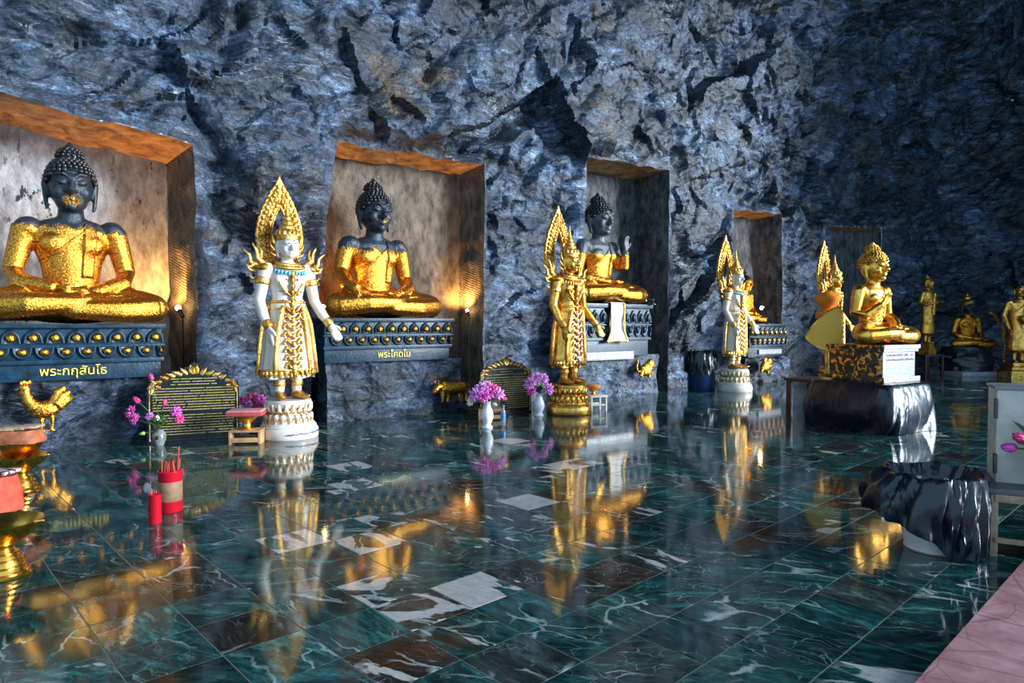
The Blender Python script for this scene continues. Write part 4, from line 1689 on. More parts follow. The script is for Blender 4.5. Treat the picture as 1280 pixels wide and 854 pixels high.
    mb.lathe([(0.0, 0.0), (0.292, 0.0), (0.300, 0.012), (0.300, 0.085), (0.292, 0.105), (0.280, 0.112), (0.282, 0.128), (0.268, 0.140), (0.262, 0.155), (0.235, 0.165)], 48)
    out['stand_foot'] = mb.mesh('stand_foot', True, 35)
    mb = MB()
    mb.lathe([(0.235, 0.150), (0.238, 0.20), (0.205, 0.255), (0.198, 0.27), (0.210, 0.30), (0.225, 0.345), (0.200, 0.36)], 40)
    out['stand_core'] = mb.mesh('stand_core')
    mb = MB()
    mb.lathe([(0.0, 0.345), (0.222, 0.345), (0.230, 0.355), (0.230, 0.385), (0.222, 0.395), (0.0, 0.397)], 40)
    out['stand_top'] = mb.mesh('stand_top', True, 35)
    mb = MB()
    mb.flame(T3(0, 0, 0), 0.105, 0.070, 0.026, 0, 7, 0.012)
    out['petal'] = mb.mesh('lotus_petal')
    mb = MB()
    for x, z in ((-0.037, 2.015), (0.037, 2.015)):
        mb.ball((x, -0.142, z - 0.012), (0.017, 0.006, 0.005), None, 8, 5)
        mb.tube([(x * 0.3, -0.140, z + 0.018), (x, -0.142, z + 0.030), (x * 1.9, -0.118, z + 0.022)], 0.003, 5)
    mb.tube([(-0.028, -0.128, 1.917), (0, -0.138, 1.913), (0.028, -0.128, 1.917)], [0.002, 0.005, 0.002], 6)
    out['face_paint'] = mb.mesh('face_paint')
    return out


ORN = statue_ornaments()


def standing_buddha(loc, rz, label, skin, robe, trim, stand, petal_mat, painted=True, scale=1.0, inscr=False, apron=None):
    o = thing('standing_crowned_buddha', loc, rz, label, 'statue', None, scale)
    b = obj('body', SB, skin, o)
    if painted:
        obj('face_paint', ORN['face_paint'], M['face_ink'], b)
    r = obj('robe', SK, robe, o)
    obj('robe_edging', ORN['robe_edging'], trim, r)
    obj('hem', ORN['hem'], trim, r)
    obj('apron', ORN['apron'], apron or trim, o)
    obj('girdle', ORN['girdle'], trim, o)
    c = obj('collar', ORN['collar'], trim, o)
    obj('turquoise_fringe', ORN['turquoise_fringe'], M['turquoise'] if painted else trim, c)
    c = obj('chest_strap', ORN['chest_strap'], trim, o)
    obj('jewels', ORN['jewels'], M['ruby'], c)
    for nm, rm in ORN['rings']:
        obj(nm, rm, trim, o)
    obj('crown', ORN['crown'], trim, o)
    a = obj('aureole', ORN['aureole'], trim, o)
    obj('flame_border', ORN['flame_border'], trim, a)
    obj('shoulder_wing', ORN['wing_r'], trim, o)
    obj('shoulder_wing', ORN['wing_l'], trim, o)
    for sx in (-1, 1):
        q = obj('shoe', ORN['shoe'], trim, o)
        q.location = (sx * 0.098, -0.01, -0.005)
        q.rotation_euler = (0, 0, sx * R(12))
    st = obj('lotus_stand', ORN['stand_foot'], stand, o)
    obj('stand_core', ORN['stand_core'], petal_mat, st)
    obj('stand_top', ORN['stand_top'], stand, st)
    for row, (rr, z, inv, n) in enumerate(((0.228, 0.252, True, 20), (0.206, 0.262, False, 20))):
        for k in range(n):
            an = 2 * math.pi * (k + 0.5 * row) / n
            q = obj('petal', ORN['petal'], petal_mat, st)
            q.location = (rr * math.cos(an), rr * math.sin(an), z)
            q.rotation_euler = (R(180 - 18) if inv else R(10), 0, an + math.pi / 2 + (math.pi if inv else 0))
            if inv:
                q.rotation_euler = (Matrix.Rotation(an + math.pi / 2, 3, 'Z') @ Matrix.Rotation(R(166), 3, 'X')).to_euler()
            else:
                q.rotation_euler = (Matrix.Rotation(an + math.pi / 2, 3, 'Z') @ Matrix.Rotation(R(12), 3, 'X')).to_euler()
    if inscr:
        mb = MB()
        rnd = random.Random(3)
        for k in range(46):           # a line of handwriting too small to read
            an = R(-118) + R(96) * k / 46
            w = rnd.uniform(0.004, 0.010)
            z0 = 0.050 + rnd.uniform(-0.004, 0.004) + 0.0003 * k
            P = Vector((0.302 * math.cos(an), 0.302 * math.sin(an), z0))
            tdir = Vector((-math.sin(an), math.cos(an), 0))
            ps = [P, P + tdir * w * 0.5 + Vector((0, 0, rnd.uniform(0.006, 0.020))), P + tdir * w + Vector((0, 0, rnd.uniform(-0.004, 0.010)))]
            mb.tube(ps, 0.0022, 4)
        mb.build('handwriting', M['ink_blue'], st)
    return o


white_skin = basic('white enamel flesh', (0.66, 0.57, 0.47), 0.28, 0, 0.08, 10, 0.05)


def white_gold_robe():
    g = NT('white robe with gold stencilling')
    v = g.pos()
    d = g.voro(v, 15, 'F1')
    n = g.noise(v, 30, 3)
    m = g.ramp(g.math('ADD', d, g.math('MULTIPLY', n, 0.25)), [(0.30, 1.0), (0.36, 0.0)])
    return g.set(g.mix(m, (0.62, 0.54, 0.43), (0.85, 0.46, 0.10)), 0.35, g.math('MULTIPLY', m, 0.9), g.bump(n, 0.2, 0.005))


wgr = white_gold_robe()
trim1 = gold('bright gold trim', (0.95, 0.56, 0.15), (0.40, 0.18, 0.025), 0.28, 0.7, 60)


def cream_gold():
    g = NT('cream and gold lotus')
    v = g.pos('Generated')
    n = g.noise(g.pos(), 14, 3)
    m = g.ramp(n, [(0.45, 0.0), (0.55, 1.0)])
    return g.set(g.mix(m, (0.78, 0.72, 0.60), (0.80, 0.48, 0.12)), 0.3, m)


cream = cream_gold()


def place_stand(px, py_front, r=0.30):
    p = fl(px, py_front)
    y = p.y + r
    return Vector((p.x * y / p.y, y, 0))


L1 = place_stand(361, 552)
standing_buddha(L1, FACE - R(2), 'tall white enamelled standing buddha with gold crown and aureole, nearest on the left', white_skin, wgr, trim1, M['white_paint'], cream, inscr=True)
L2 = place_stand(711, 521)
gold_all = gold('bright statue gold', (1.0, 0.52, 0.10), (0.50, 0.23, 0.02), 0.25, 0.45, 40)
standing_buddha(L2, FACE + R(2), 'all gold standing crowned buddha on a gold lotus stand beside the mauve flowers', gold_all, gold_all, trim1, M['gold'], M['gold'], painted=False, apron=gold('pale rose gold', (0.95, 0.66, 0.46), (0.70, 0.40, 0.22), 0.30, 0.5, 50))
L3 = place_stand(918, 491)
standing_buddha(L3, FACE, 'white and gold standing crowned buddha on a white stand beside a black bin', white_skin, wgr, trim1, M['white_paint'], cream)
L4 = at(1042, 405, 12.6)
L4.z = 0
standing_buddha(L4, FACE, 'gold standing crowned buddha partly hidden behind the seated golden buddha', gold_all, gold_all, trim1, M['gold'], M['gold'], painted=False)


# ------------------------------------------------------------------ fittings of the third and fourth niches
y3 = -0.40
ban = MB()
zt = z3 + 0.012
prof3 = [(0.23, y3 - 0.015), (0.0, y3 - 0.015)]
vv, ff = [], []
n, m = 8, 16
for j in range(m + 1):
    t = j / m
    z = zt - 0.62 * t
    hw = 0.155 if t < 0.72 else 0.155 + (t - 0.72) * 0.30
    for i in range(n + 1):
        x = -hw + 2 * hw * i / n
        vv.append((x, y3 - 0.028 - 0.012 * math.sin(i * 1.6) - 0.012 * math.sin(t * 9), z))
for j in range(m):
    for i in range(n):
        a = j * (n + 1) + i
        ff.append((a, a + 1, a + n + 2, a + n + 1))
o0 = len(vv)
vv += [(x, y + 0.012, z) for x, y, z in vv]
ff += [(d + o0, c + o0, b + o0, a + o0) for a, b, c, d in ff]
for j in range(m):
    a, b = j * (n + 1), (j + 1) * (n + 1)
    ff += [(a, b, b + o0, a + o0), (a + n, a + n + o0, b + n + o0, b + n)]
ban.add(vv, ff)
banner = thing('brocade_banner', wp(s3c, 0, 0), TH, 'white and gold brocade banner hanging over the blue stone pedestal', 'banner')
ban.build('cloth', M['brocade'], banner)
mb = MB()
for sx in (-1, 1):
    mb.tube([(sx * 0.150, y3 - 0.040, zt), (sx * 0.150, y3 - 0.040, zt - 0.45), (sx * 0.235, y3 - 0.04, zt - 0.62)], 0.013, 6)
mb.tube([(-0.235, y3 - 0.04, zt - 0.62), (0, y3 - 0.045, zt - 0.60), (0.235, y3 - 0.04, zt - 0.62)], 0.016, 6)
mb.build('gold_edging', M['gold_fine'], banner)
mb = MB()
mb.box((0, y3 - 0.06, zt + 0.004), (0.32, 0.24, 0.012), None, 0.003)
mb.build('top_fold', M['brocade'], banner).location = (0, 0.15, 0)


def scribble(mb, x0, x1, z, h, rnd, y, w=0.018, gap=0.08, r=0.0035):
    """one row of lettering too small to read"""
    x = x0
    while x < x1:
        ww = w * rnd.uniform(0.6, 1.3)
        if rnd.random() > gap:
            a, b = rnd.uniform(0.2, 0.9) * h, rnd.uniform(0.1, 0.8) * h
            p = [(x, z), (x + ww * 0.15, z + a), (x + ww * 0.5, z + b * 0.6), (x + ww * 0.8, z + h * 0.9), (x + ww * 0.8, z)]
            for q0, q1 in zip(p[:-1], p[1:]):
                dx, dz = q1[0] - q0[0], q1[1] - q0[1]
                l = math.hypot(dx, dz) + 1e-6
                nx, nz = -dz / l * r, dx / l * r
                mb.add([(q0[0] + nx, y, q0[1] + nz), (q0[0] - nx, y, q0[1] - nz), (q1[0] - nx, y, q1[1] - nz), (q1[0] + nx, y, q1[1] + nz)], [(0, 1, 2, 3)])
        x += ww


def inscription_panel(ped, x0, x1, z, y, h=0.10):
    mb = MB()
    mb.box(((x0 + x1) / 2, y, z), (x1 - x0, 0.03, h), None, 0.006)
    p = mb.build('inscription_panel', M['grey_ledge'], ped)
    mb = MB()
    rnd = random.Random(11)
    scribble(mb, x0 + 0.03, x1 - 0.03, z - h * 0.30, h * 0.6, rnd, y - 0.0165, 0.05, 0.05, 0.007)
    mb.build('worn_lettering', M['white_paint'], p, False)


inscription_panel(ped3, -0.62, 0.45, z3 - 0.83, y3 + 0.045, 0.13)
inscription_panel(ped4, -0.30, 0.50, 0.62, -0.30, 0.10)

# ------------------------------------------------------------------ seated golden buddha on the draped table
TG = R(30)
fG = Vector((math.sin(TG), -math.cos(TG), 0))
rG = Vector((-math.cos(TG), -math.sin(TG), 0))
cG = Vector((4.14, 7.75, 0))
ct = cG + rG * 0.06


def draped(hx, hy, ztop, seed, flare=0.10, fold=0.05, lift=0.0):
    """sheet over a box: top, rounded shoulders and folds hanging to the floor"""
    n, m = 120, 26
    vv, ff = [], []
    for j in range(m + 1):
        t = j / m
        for k in range(n):
            a = 2 * math.pi * k / n
            ca, sa = math.cos(a), math.sin(a)
            e = 0.30
            x = math.copysign(abs(ca) ** e, ca)
            y = math.copysign(abs(sa) ** e, sa)
            if t < 0.18:
                q = t / 0.18
                sc, z = 0.90 + 0.10 * math.sin(q * math.pi / 2), ztop - 0.035 * (1 - math.cos(q * math.pi / 2))
            else:
                q = (t - 0.18) / 0.82
                sc, z = 1.0 + flare * q, (ztop - 0.035) * (1 - q) + lift
            p = Vector((x * hx * 2.4, y * hy * 2.4, z * 1.6 + seed))
            f = mnoise.fractal(p * 0.8, 1.0, 2.0, 2) * fold * (0.25 + 1.6 * max(0, (t - 0.1)))
            f += fold * 0.9 * (abs(math.sin(a * 4 + 2.5 * t + 3 * mnoise.noise(p * 0.6))) - 0.5) * max(0, t - 0.15)
            bell = 1 + 0.06 * math.sin(min(1, max(0, (t - 0.15) / 0.85)) * math.pi)
            vv.append((x * (hx * sc * bell + f), y * (hy * sc * bell + f), max(0.004, z)))
    for j in range(m):
        for k in range(n):
            k2 = (k + 1) % n
            ff.append((j * n + k, j * n + k2, (j + 1) * n + k2, (j + 1) * n + k))
    ff.append(tuple(range(n)))
    mb = MB()
    mb.add(vv, ff)
    return mb


tb = thing('draped_table', ct, TG, 'low table wrapped in glossy black plastic under the golden seated buddha', 'table')
draped(0.44, 0.50, 0.535, 2.2).build('plastic_sheet', M['plastic'], tb, True, 60)
mb = MB()
mb.box((0, 0, 0.475), (0.76, 0.88, 0.05), None, 0.01)
mb.build('tabletop', M['wood_dark'], tb)
for sx in (-1, 1):
    for sy in (-1, 1):
        mb = MB()
        mb.box((sx * 0.34, sy * 0.40, 0.225), (0.06, 0.06, 0.45), None, 0.008)
        mb.build('leg', M['wood_dark'], tb)

gb = thing('gilded_plinth', cG + Vector((0, 0, 0.536)), TG, 'square plinth with a pale front and gold spotted sides under the golden buddha', 'plinth')
mb = MB()
mb.box((0, 0, 0.030), (0.70, 0.70, 0.06), None, 0.008)
mb.box((0, 0, 0.20), (0.62, 0.62, 0.30), None, 0.006)
mb.box((0, 0, 0.352), (0.67, 0.67, 0.035), None, 0.008)
mb.box((0, 0, 0.390), (0.70, 0.70, 0.045), None, 0.010)
mb.build('block', M['spotted'], gb)
mb = MB()
mb.box((0, -0.345, 0.030), (0.69, 0.022, 0.058), None, 0.004)
mb.box((0, -0.305, 0.20), (0.61, 0.022, 0.285), None, 0.004)
mb.box((0, -0.330, 0.352), (0.66, 0.022, 0.034), None, 0.004)
mb.box((0, -0.345, 0.390), (0.69, 0.022, 0.044), None, 0.004)
fp = mb.build('front_facing', M['worn_white'], gb)
mb = MB()
rnd = random.Random(5)
for zz in (0.285, 0.235):
    scribble(mb, -0.25, 0.25, zz, 0.030, rnd, -0.318, 0.03, 0.1, 0.004)
mb.build('worn_lettering', M['face_ink'], fp, False)
gold_warm = gold('deep warm gold', (1.0, 0.52, 0.09), (0.62, 0.27, 0.03), 0.24, 0.35, 26)
seated_buddha(cG + Vector((0, 0, 0.949)), TG, 0.655, 'chest', 'polished golden seated buddha with one hand raised to the chest, on the draped table', gold_warm, hair_mat=M['gold_deep'])

# dark side table, ceremonial fan and stacked orange bowls behind it
cs = ct - fG * 0.86 + Vector((0.12, 0.0, 0))
tt = thing('side_table', cs, TG, 'small dark wooden table behind the plastic draped table', 'table')
mb = MB()
mb.box((0, 0, 0.48), (0.50, 0.46, 0.04), None, 0.006)
mb.build('tabletop', M['wood_dark'], tt)
for sx in (-1, 1):
    for sy in (-1, 1):
        mb = MB()
        mb.box((sx * 0.20, sy * 0.18, 0.23), (0.06, 0.06, 0.46), None, 0.006)
        mb.build('leg', M['wood_dark'], tt)
pf = cG - fG * 0.40 + rG * 0.36
fan = thing('ceremonial_fan', Vector((pf.x, pf.y, 0.536)), R(-14), 'yellow dotted ceremonial fan on a pole beside the golden seated buddha', 'fan')
mb = MB()
mb.tube([(0.09, 0, 0.0), (0.085, 0, 0.45), (0.08, 0, 0.80)], 0.016, 8)
mb.lathe([(0.0, 0.0), (0.09, 0.0), (0.09, 0.02), (0.03, 0.035), (0.0, 0.04)], 20, (0.09, 0, 0))
mb.build('pole', M['gold_deep'], fan)
mb = MB()
outl = [(-0.17, 0.48)] + [(-0.17 + 0.36 * (i / 8), 0.48 + 0.36 * math.sin(R(8 + 9.5 * i))) for i in range(1, 9)] + [(0.22, 0.78), (0.22, 0.42), (0.10, 0.33), (-0.02, 0.36), (-0.12, 0.42)]
mb.plate(outl, -0.034, -0.020)
bl_ = mb.build('fan_blade', M['fan'], fan, False)
mb = MB()
mb.tube([(x, -0.027, z) for x, z in outl] + [(outl[0][0], -0.027, outl[0][1])], 0.012, 6)
mb.build('gold_rim', M['gold_deep'], bl_)

po = at(1034, 405, cs.y + 0.02)
bs = thing('offering_stand', Vector((po.x, po.y, 0.501)), 0, 'tall gold offering stand with two stacked orange bowls beside the fan', 'stand')
mb = MB()
mb.lathe([(0, 0), (0.09, 0), (0.09, 0.02), (0.04, 0.05), (0.022, 0.12), (0.030, 0.30), (0.018, 0.34), (0.022, 0.60), (0.05, 0.68), (0.0, 0.69)], 20)
mb.build('stem', M['gold_deep'], bs)
for z, r in ((0.68, 0.14), (0.88, 0.16)):
    mb = MB()
    mb.lathe([(0.0, 0.0), (r * 0.45, 0.0), (r * 0.55, 0.02), (r * 0.95, 0.09), (r, 0.14), (r * 0.90, 0.15), (r * 0.6, 0.19), (0.0, 0.21)], 28, (0, 0, z))
    mb.build('orange_bowl', M['orange'], bs)


# ------------------------------------------------------------------ figures at the far right end
def monk_mesh(pose):
    mb = MB()
    for sx in (-1, 1):
        mb.tube([(sx * 0.08, 0.01, 0.02), (sx * 0.08, 0.0, 0.14), (sx * 0.085, 0, 0.45)], [0.042, 0.045, 0.07], 10)
        mb.tube([(sx * 0.085, 0.05, 0.03), (sx * 0.09, -0.05, 0.03), (sx * 0.10, -0.13, 0.022)], [(0.042, 0.03), (0.050, 0.034), (0.034, 0.02)], 10, up=(1, 0, 0))
    mb.tube([(0, 0, 0.26), (0, 0, 0.30), (0, 0, 0.60), (0, 0, 0.90), (0, 0, 1.15), (0, 0, 1.30), (0, 0, 1.37), (0, 0, 1.41)],
            [(0.205, 0.15), (0.21, 0.155), (0.185, 0.14), (0.175, 0.135), (0.20, 0.135), (0.205, 0.12), (0.15, 0.09), (0.07, 0.06)], 20, up=(1, 0, 0))
    mb.tube([(0, 0.0, 1.38), (0, -0.01, 1.50)], [0.062, 0.056], 10)
    head_prims(mb, (0, -0.02, 1.58), 0.58)
    for sx in (-1, 1):
        mb.ball((sx * 0.195, 0.0, 1.315), (0.075, 0.072, 0.07))
        if pose == 'bowl':
            a = [(sx * 0.21, 0, 1.32), (sx * 0.285, 0.03, 1.02), (sx * 0.27, -0.06, 0.84), (sx * 0.24, -0.10, 0.74)]
            mb.tube(a, [0.068, 0.056, 0.050, 0.036], 10)
            hand(mb, a[-1], (-0.1 * sx, -0.1, -1), (-sx, 0, 0), 0.17, 0.15, -sx, 0.05)
        else:
            a = [(sx * 0.21, 0, 1.32), (sx * 0.305, 0.01, 1.06), (sx * 0.28, -0.13, 1.02), (sx * 0.20, -0.24, 1.06)]
            mb.tube(a, [0.068, 0.056, 0.050, 0.036], 10)
            hand(mb, a[-1], (-0.7 * sx, -0.6, 0.1), (0, 0.2, 1), 0.17, 0.2, sx, 0.05)
    return sculpt(mb, 0.0105, 2, 'body')


def monk_hair():
    mb = MB()
    mb.ball((0, 0.005, 1.615), (0.108, 0.122, 0.120), None, 16, 10)
    mb.ball((0, 0.02, 1.735), (0.045, 0.045, 0.045), None, 10, 7)
    mb.lathe([(0.0, 0), (0.015, 0.0), (0.012, 0.03), (0, 0.06)], 8, (0, 0.02, 1.77))
    return mb.mesh('hair_cap')


MH = monk_hair()


def monk(loc, rz, label, pose, scale, mats, hairm, base_mat, base_h, base_w):
    o = thing('standing_gold_figure', loc, rz, label, 'statue', None, scale)
    b = obj('body', monk_mesh(pose), mats, o)
    b.location = (0, 0, base_h / scale)
    h = obj('hair_cap', MH, hairm, o)
    h.location = b.location
    mb = MB()
    mb.tube([(0.12, -0.135, 1.30), (0.05, -0.158, 1.05), (0.03, -0.150, 0.75)], [(0.055, 0.018)] * 3, 10, up=(1, 0, 0))
    mb.tube([(0.20, -0.06, 1.38), (0.0, -0.150, 1.22), (-0.17, -0.11, 1.08)], 0.018, 8)
    s_ = mb.build('sash', mats, o)
    s_.location = b.location
    if pose == 'bowl':
        mb = MB()
        mb.lathe([(0.0, 0), (0.06, 0.0), (0.12, 0.06), (0.135, 0.13), (0.11, 0.19), (0.0, 0.20)], 24, (0, -0.22, 0.84))
        c = mb.build('alms_bowl', M['gold'], o)
        c.location = b.location
    mb = MB()
    w, h = base_w / scale, base_h / scale
    mb.lathe([(w * 0.62, 0.0), (w * 0.62, h * 0.45), (w * 0.54, h * 0.55), (w * 0.54, h * 0.72), (w * 0.46, h * 0.80), (w * 0.46, h), (0, h)], 4, M=RZ(R(45)), closed=False)
    mb.build('base', base_mat, o, False)
    return o


pA = fl(1158, 470)
ws = thing('wooden_stand', pA, TH * 0.5, 'dark wooden stand under a slim golden figure by the back wall', 'stand')
mb = MB()
mb.box((0, 0, 0.47), (0.58, 0.44, 0.05), None, 0.006)
mb.build('stand_top', M['wood_dark'], ws)
for sx in (-1, 1):
    for sy in (-1, 1):
        mb = MB()
        mb.box((sx * 0.25, sy * 0.18, 0.225), (0.055, 0.055, 0.45), None, 0.005)
        mb.build('leg', M['wood_dark'], ws)
monk(pA + Vector((0, 0, 0.4955)), R(28), 'slim golden standing figure holding its hands together, on a dark wooden stand', 'hold', 0.86, M['gold_deep'], M['gold_deep'], M['gold_deep'], 0.24, 0.30)
pB = fl(1272, 472)
monk(pB, R(-8), 'golden monk with an alms bowl on a stepped gold base at the right edge', 'bowl', 1.0, M['gold'], M['steel'], M['gold'], 0.33, 0.62)

pC = at(1208, 460, 15.6)
pC.z = 0
lump = thing('dark_rock_seat', pC, R(10), 'dark crumpled rock seat with a pale ledge between the two golden standing figures', 'rock')
mb = MB()
nn, mm = 40, 16
vv, ff = [], []
for j in range(mm + 1):
    t = j / mm
    for k in range(nn):
        a = 2 * math.pi * k / nn
        p = Vector((math.cos(a) * 1.6, math.sin(a) * 1.6, t * 2.2))
        r_ = (0.60 - 0.06 * t) * (1 + 0.16 * mnoise.fractal(p * 1.6, 0.8, 2.1, 4))
        vv.append((r_ * math.cos(a), r_ * 0.72 * math.sin(a), 0.10 + 0.55 * t))
for j in range(mm):
    for k in range(nn):
        k2 = (k + 1) % nn
        ff.append((j * nn + k, j * nn + k2, (j + 1) * nn + k2, (j + 1) * nn + k))
ff.append(tuple(range(mm * nn, mm * nn + nn)))
mb.add(vv, ff)
mb.build('rock', basic('black crumpled rock', (0.012, 0.015, 0.018), 0.35, 0, 0.5, 6, 1.0), lump)
mb = MB()
mb.box((0, -0.02, 0.05), (1.20, 1.0, 0.10), None, 0.012)
mb.build('ledge', M['grey_ledge'], lump)
stone5 = leafed('half gilded black stone', 0.9, 1.35, 13.3, amount=0.0)
seated_buddha(pC + Vector((0, 0, 0.62)), R(8), 0.70, 'lap', 'black seated buddha with gilded chest on the dark rock seat at the far right', stone5, hair_mat=M['gold_deep'], curls=False)
gl = thing('bead_garland', pC, R(10), 'gold bead garland curving down beside the black seated buddha', 'garland')
for i in range(22):
    t = i / 21
    x = 0.16 + 0.36 * math.sin(min(1, t * 1.9) * math.pi / 2)
    z = 1.42 - 1.22 * t ** 1.25
    mb = MB()
    mb.ball((x, -0.46 - 0.02 * math.sin(i), z), (0.034, 0.034, 0.036), None, 8, 6)
    mb.build('bead', M['gold_deep'], gl)


# ------------------------------------------------------------------ lettered plaques
def plaque(loc, rz, label, rows, scale=1.0, seed=1):
    o = thing('lettered_plaque', loc, rz, label, 'plaque', None, scale)
    half_ = [(0.42, 0.0), (0.42, 0.56), (0.40, 0.60), (0.345, 0.615), (0.30, 0.66), (0.24, 0.69), (0.14, 0.715), (0.05, 0.755), (0.0, 0.80)]
    outl = half_ + [(-x, z) for x, z in reversed(half_[:-1])]
    mb = MB()
    mb.plate(outl, -0.02, 0.02)
    mb.build('board', M['black_lacquer'], o, False)
    mb = MB()
    ins = [(x * 0.965, 0.015 + z * 0.965) for x, z in outl]
    in2 = [(x * 0.940, 0.024 + z * 0.945) for x, z in outl]
    mb.frame(ins, in2, -0.0205, -0.018, None, 0.006)
    b = mb.build('gold_border', M['gold_fine'], o)
    mb = MB()
    for sx in (-1, 1):       # scrollwork crest and corners
        for i, (x, z, a, h) in enumerate(((0.02, 0.68, 20, 0.09), (0.06, 0.672, 55, 0.09), (0.11, 0.665, 75, 0.09), (0.17, 0.650, 78, 0.09), (0.23, 0.630, 82, 0.08), (0.29, 0.60, 100, 0.07), (0.34, 0.585, 70, 0.06),
                                             (0.375, 0.53, 170, 0.07), (0.36, 0.56, 130, 0.06), (0.30, 0.545, 90, 0.05))):
            mb.flame(T3(sx * x, -0.021, z) @ RY(sx * R(a)), h, 0.042, 0.012, -sx * 0.02, 6)
            mb.ball((sx * (x + 0.01), -0.022, z + 0.008), (0.014, 0.008, 0.014), None, 7, 5)
    mb.build('scroll_crest', M['gold_fine'], b)
    mb = MB()
    mb.lathe([(0.0, 0.0), (0.040, 0.0), (0.046, 0.008), (0.036, 0.016), (0.0, 0.010)], 16, (0, 0, 0), T3(0, -0.022, 0.712) @ RXm(R(90)))
    mb.flame(T3(0, -0.034, 0.685), 0.055, 0.024, 0.01)
    mb.build('emblem', M['gold'], b)
    rnd = random.Random(seed)
    for i, (z, w) in enumerate(rows):
        mb = MB()
        x = -w
        while x < w:
            l = rnd.uniform(0.10, 0.26)
            scribble(mb, x, min(x + l, w), z, 0.0125, rnd, -0.0225, 0.014, 0.04, 0.0016)
            x += l + 0.012
        mb.build('lettering_row', M['letter_dim'], o, False)
    return o


rows1 = [(0.625, 0.21), (0.597, 0.19), (0.569, 0.21)] + [(0.530 - i * 0.027, 0.37) for i in range(9)] + [(0.262 - i * 0.027, 0.36) for i in range(8)]
plaque(at(243, 520, 6.80) * Vector((1, 1, 0)), R(24), 'black plaque of gold Thai lettering behind the dark lotus vase at left', rows1, 1.0, 1)
rows2 = [(0.615, 0.24), (0.578, 0.10), (0.540, 0.30), (0.500, 0.33)] + [(0.465 - i * 0.030, 0.37) for i in range(14)]
plaque(at(632, 517, 8.85) * Vector((1, 1, 0)), R(33), 'black plaque of gold Thai lettering between the two white vases', rows2, 0.95, 2)


# ------------------------------------------------------------------ vases and flowers
def bloom_mesh(kind, seed):
    rnd = random.Random(seed)
    mb = MB()
    if kind == 'bud':
        for ring, (n, tilt, h, w) in enumerate(((5, 10, 0.085, 0.05), (5, 20, 0.075, 0.05))):
            for k in range(n):
                mb.flame(RZ(2 * math.pi * (k + 0.5 * ring) / n) @ T3(0, -0.012, 0) @ RXm(R(tilt)), h, w, 0.008, 0, 6, -0.022)
        mb.ball((0, 0, 0.035), (0.022, 0.022, 0.036), None, 8, 6)
    else:
        for ring, (n, tilt, h, w) in enumerate(((6, 25, 0.055, 0.042), (8, 55, 0.062, 0.046), (9, 82, 0.060, 0.046))):
            for k in range(n):
                mb.flame(RZ(2 * math.pi * (k + 0.5 * ring + rnd.uniform(-0.15, 0.15)) / n) @ T3(0, -0.008, 0) @ RXm(R(tilt + rnd.uniform(-8, 8))), h, w, 0.006, rnd.uniform(-0.01, 0.01), 6, 0.008)
    return mb.mesh('blossom')


BLOOM = [bloom_mesh('bud', 1), bloom_mesh('open', 2), bloom_mesh('open', 3)]


def leaf_mesh():
    mb = MB()
    mb.flame(Matrix.Identity(4), 0.13, 0.055, 0.004, 0.01, 8, 0.03)
    return mb.mesh('leaf')


LEAF = leaf_mesh()


def bouquet(loc, label, flowers, leaves=8, seed=0, spread=0.12, h0=0.05, group=None):
    """flowers: (dx, dz, kind, material, size, dy)"""
    o = thing('flower_bouquet', loc, 0, label, 'flowers', group)
    rnd = random.Random(seed)
    for (dx, dz, kind, mat, sz, dy) in flowers:
        top = Vector((dx, dy, dz))
        mb = MB()
        mid = Vector((dx * 0.35, dy * 0.35, dz * 0.55))
        mb.tube([(0, 0, -0.05), (dx * 0.08, dy * 0.08, 0.03), mid, top], 0.0045, 6)
        st = mb.build('stem', M['leaf'], o)
        q = obj('blossom', BLOOM[kind], mat, st)
        q.location = top
        d = (top - mid).normalized()
        if kind:
            d = (d + Vector((0.1 * rnd.uniform(-1, 1), -0.9, 0.2))).normalized()
        q.rotation_euler = d.to_track_quat('Z', 'Y').to_euler()
        q.scale = (sz, sz, sz)
    for i in range(leaves):
        a = rnd.uniform(0, 6.28)
        q = obj('leaf', LEAF, M['leaf'], o)
        q.location = (0.012 * math.cos(a), 0.012 * math.sin(a), rnd.uniform(0.0, 0.06))
        q.rotation_euler = (R(rnd.uniform(25, 75)), 0, a)
        s_ = rnd.uniform(0.7, 1.25)
        q.scale = (s_, s_, s_)
    return o


def vase(name, loc, prof, mat, label, s=1.0):
    o = thing(name, loc, 0, label, 'vase', None, s)
    mb = MB()
    mb.lathe(prof, 32)
    mb.build('body', mat, o)
    return o


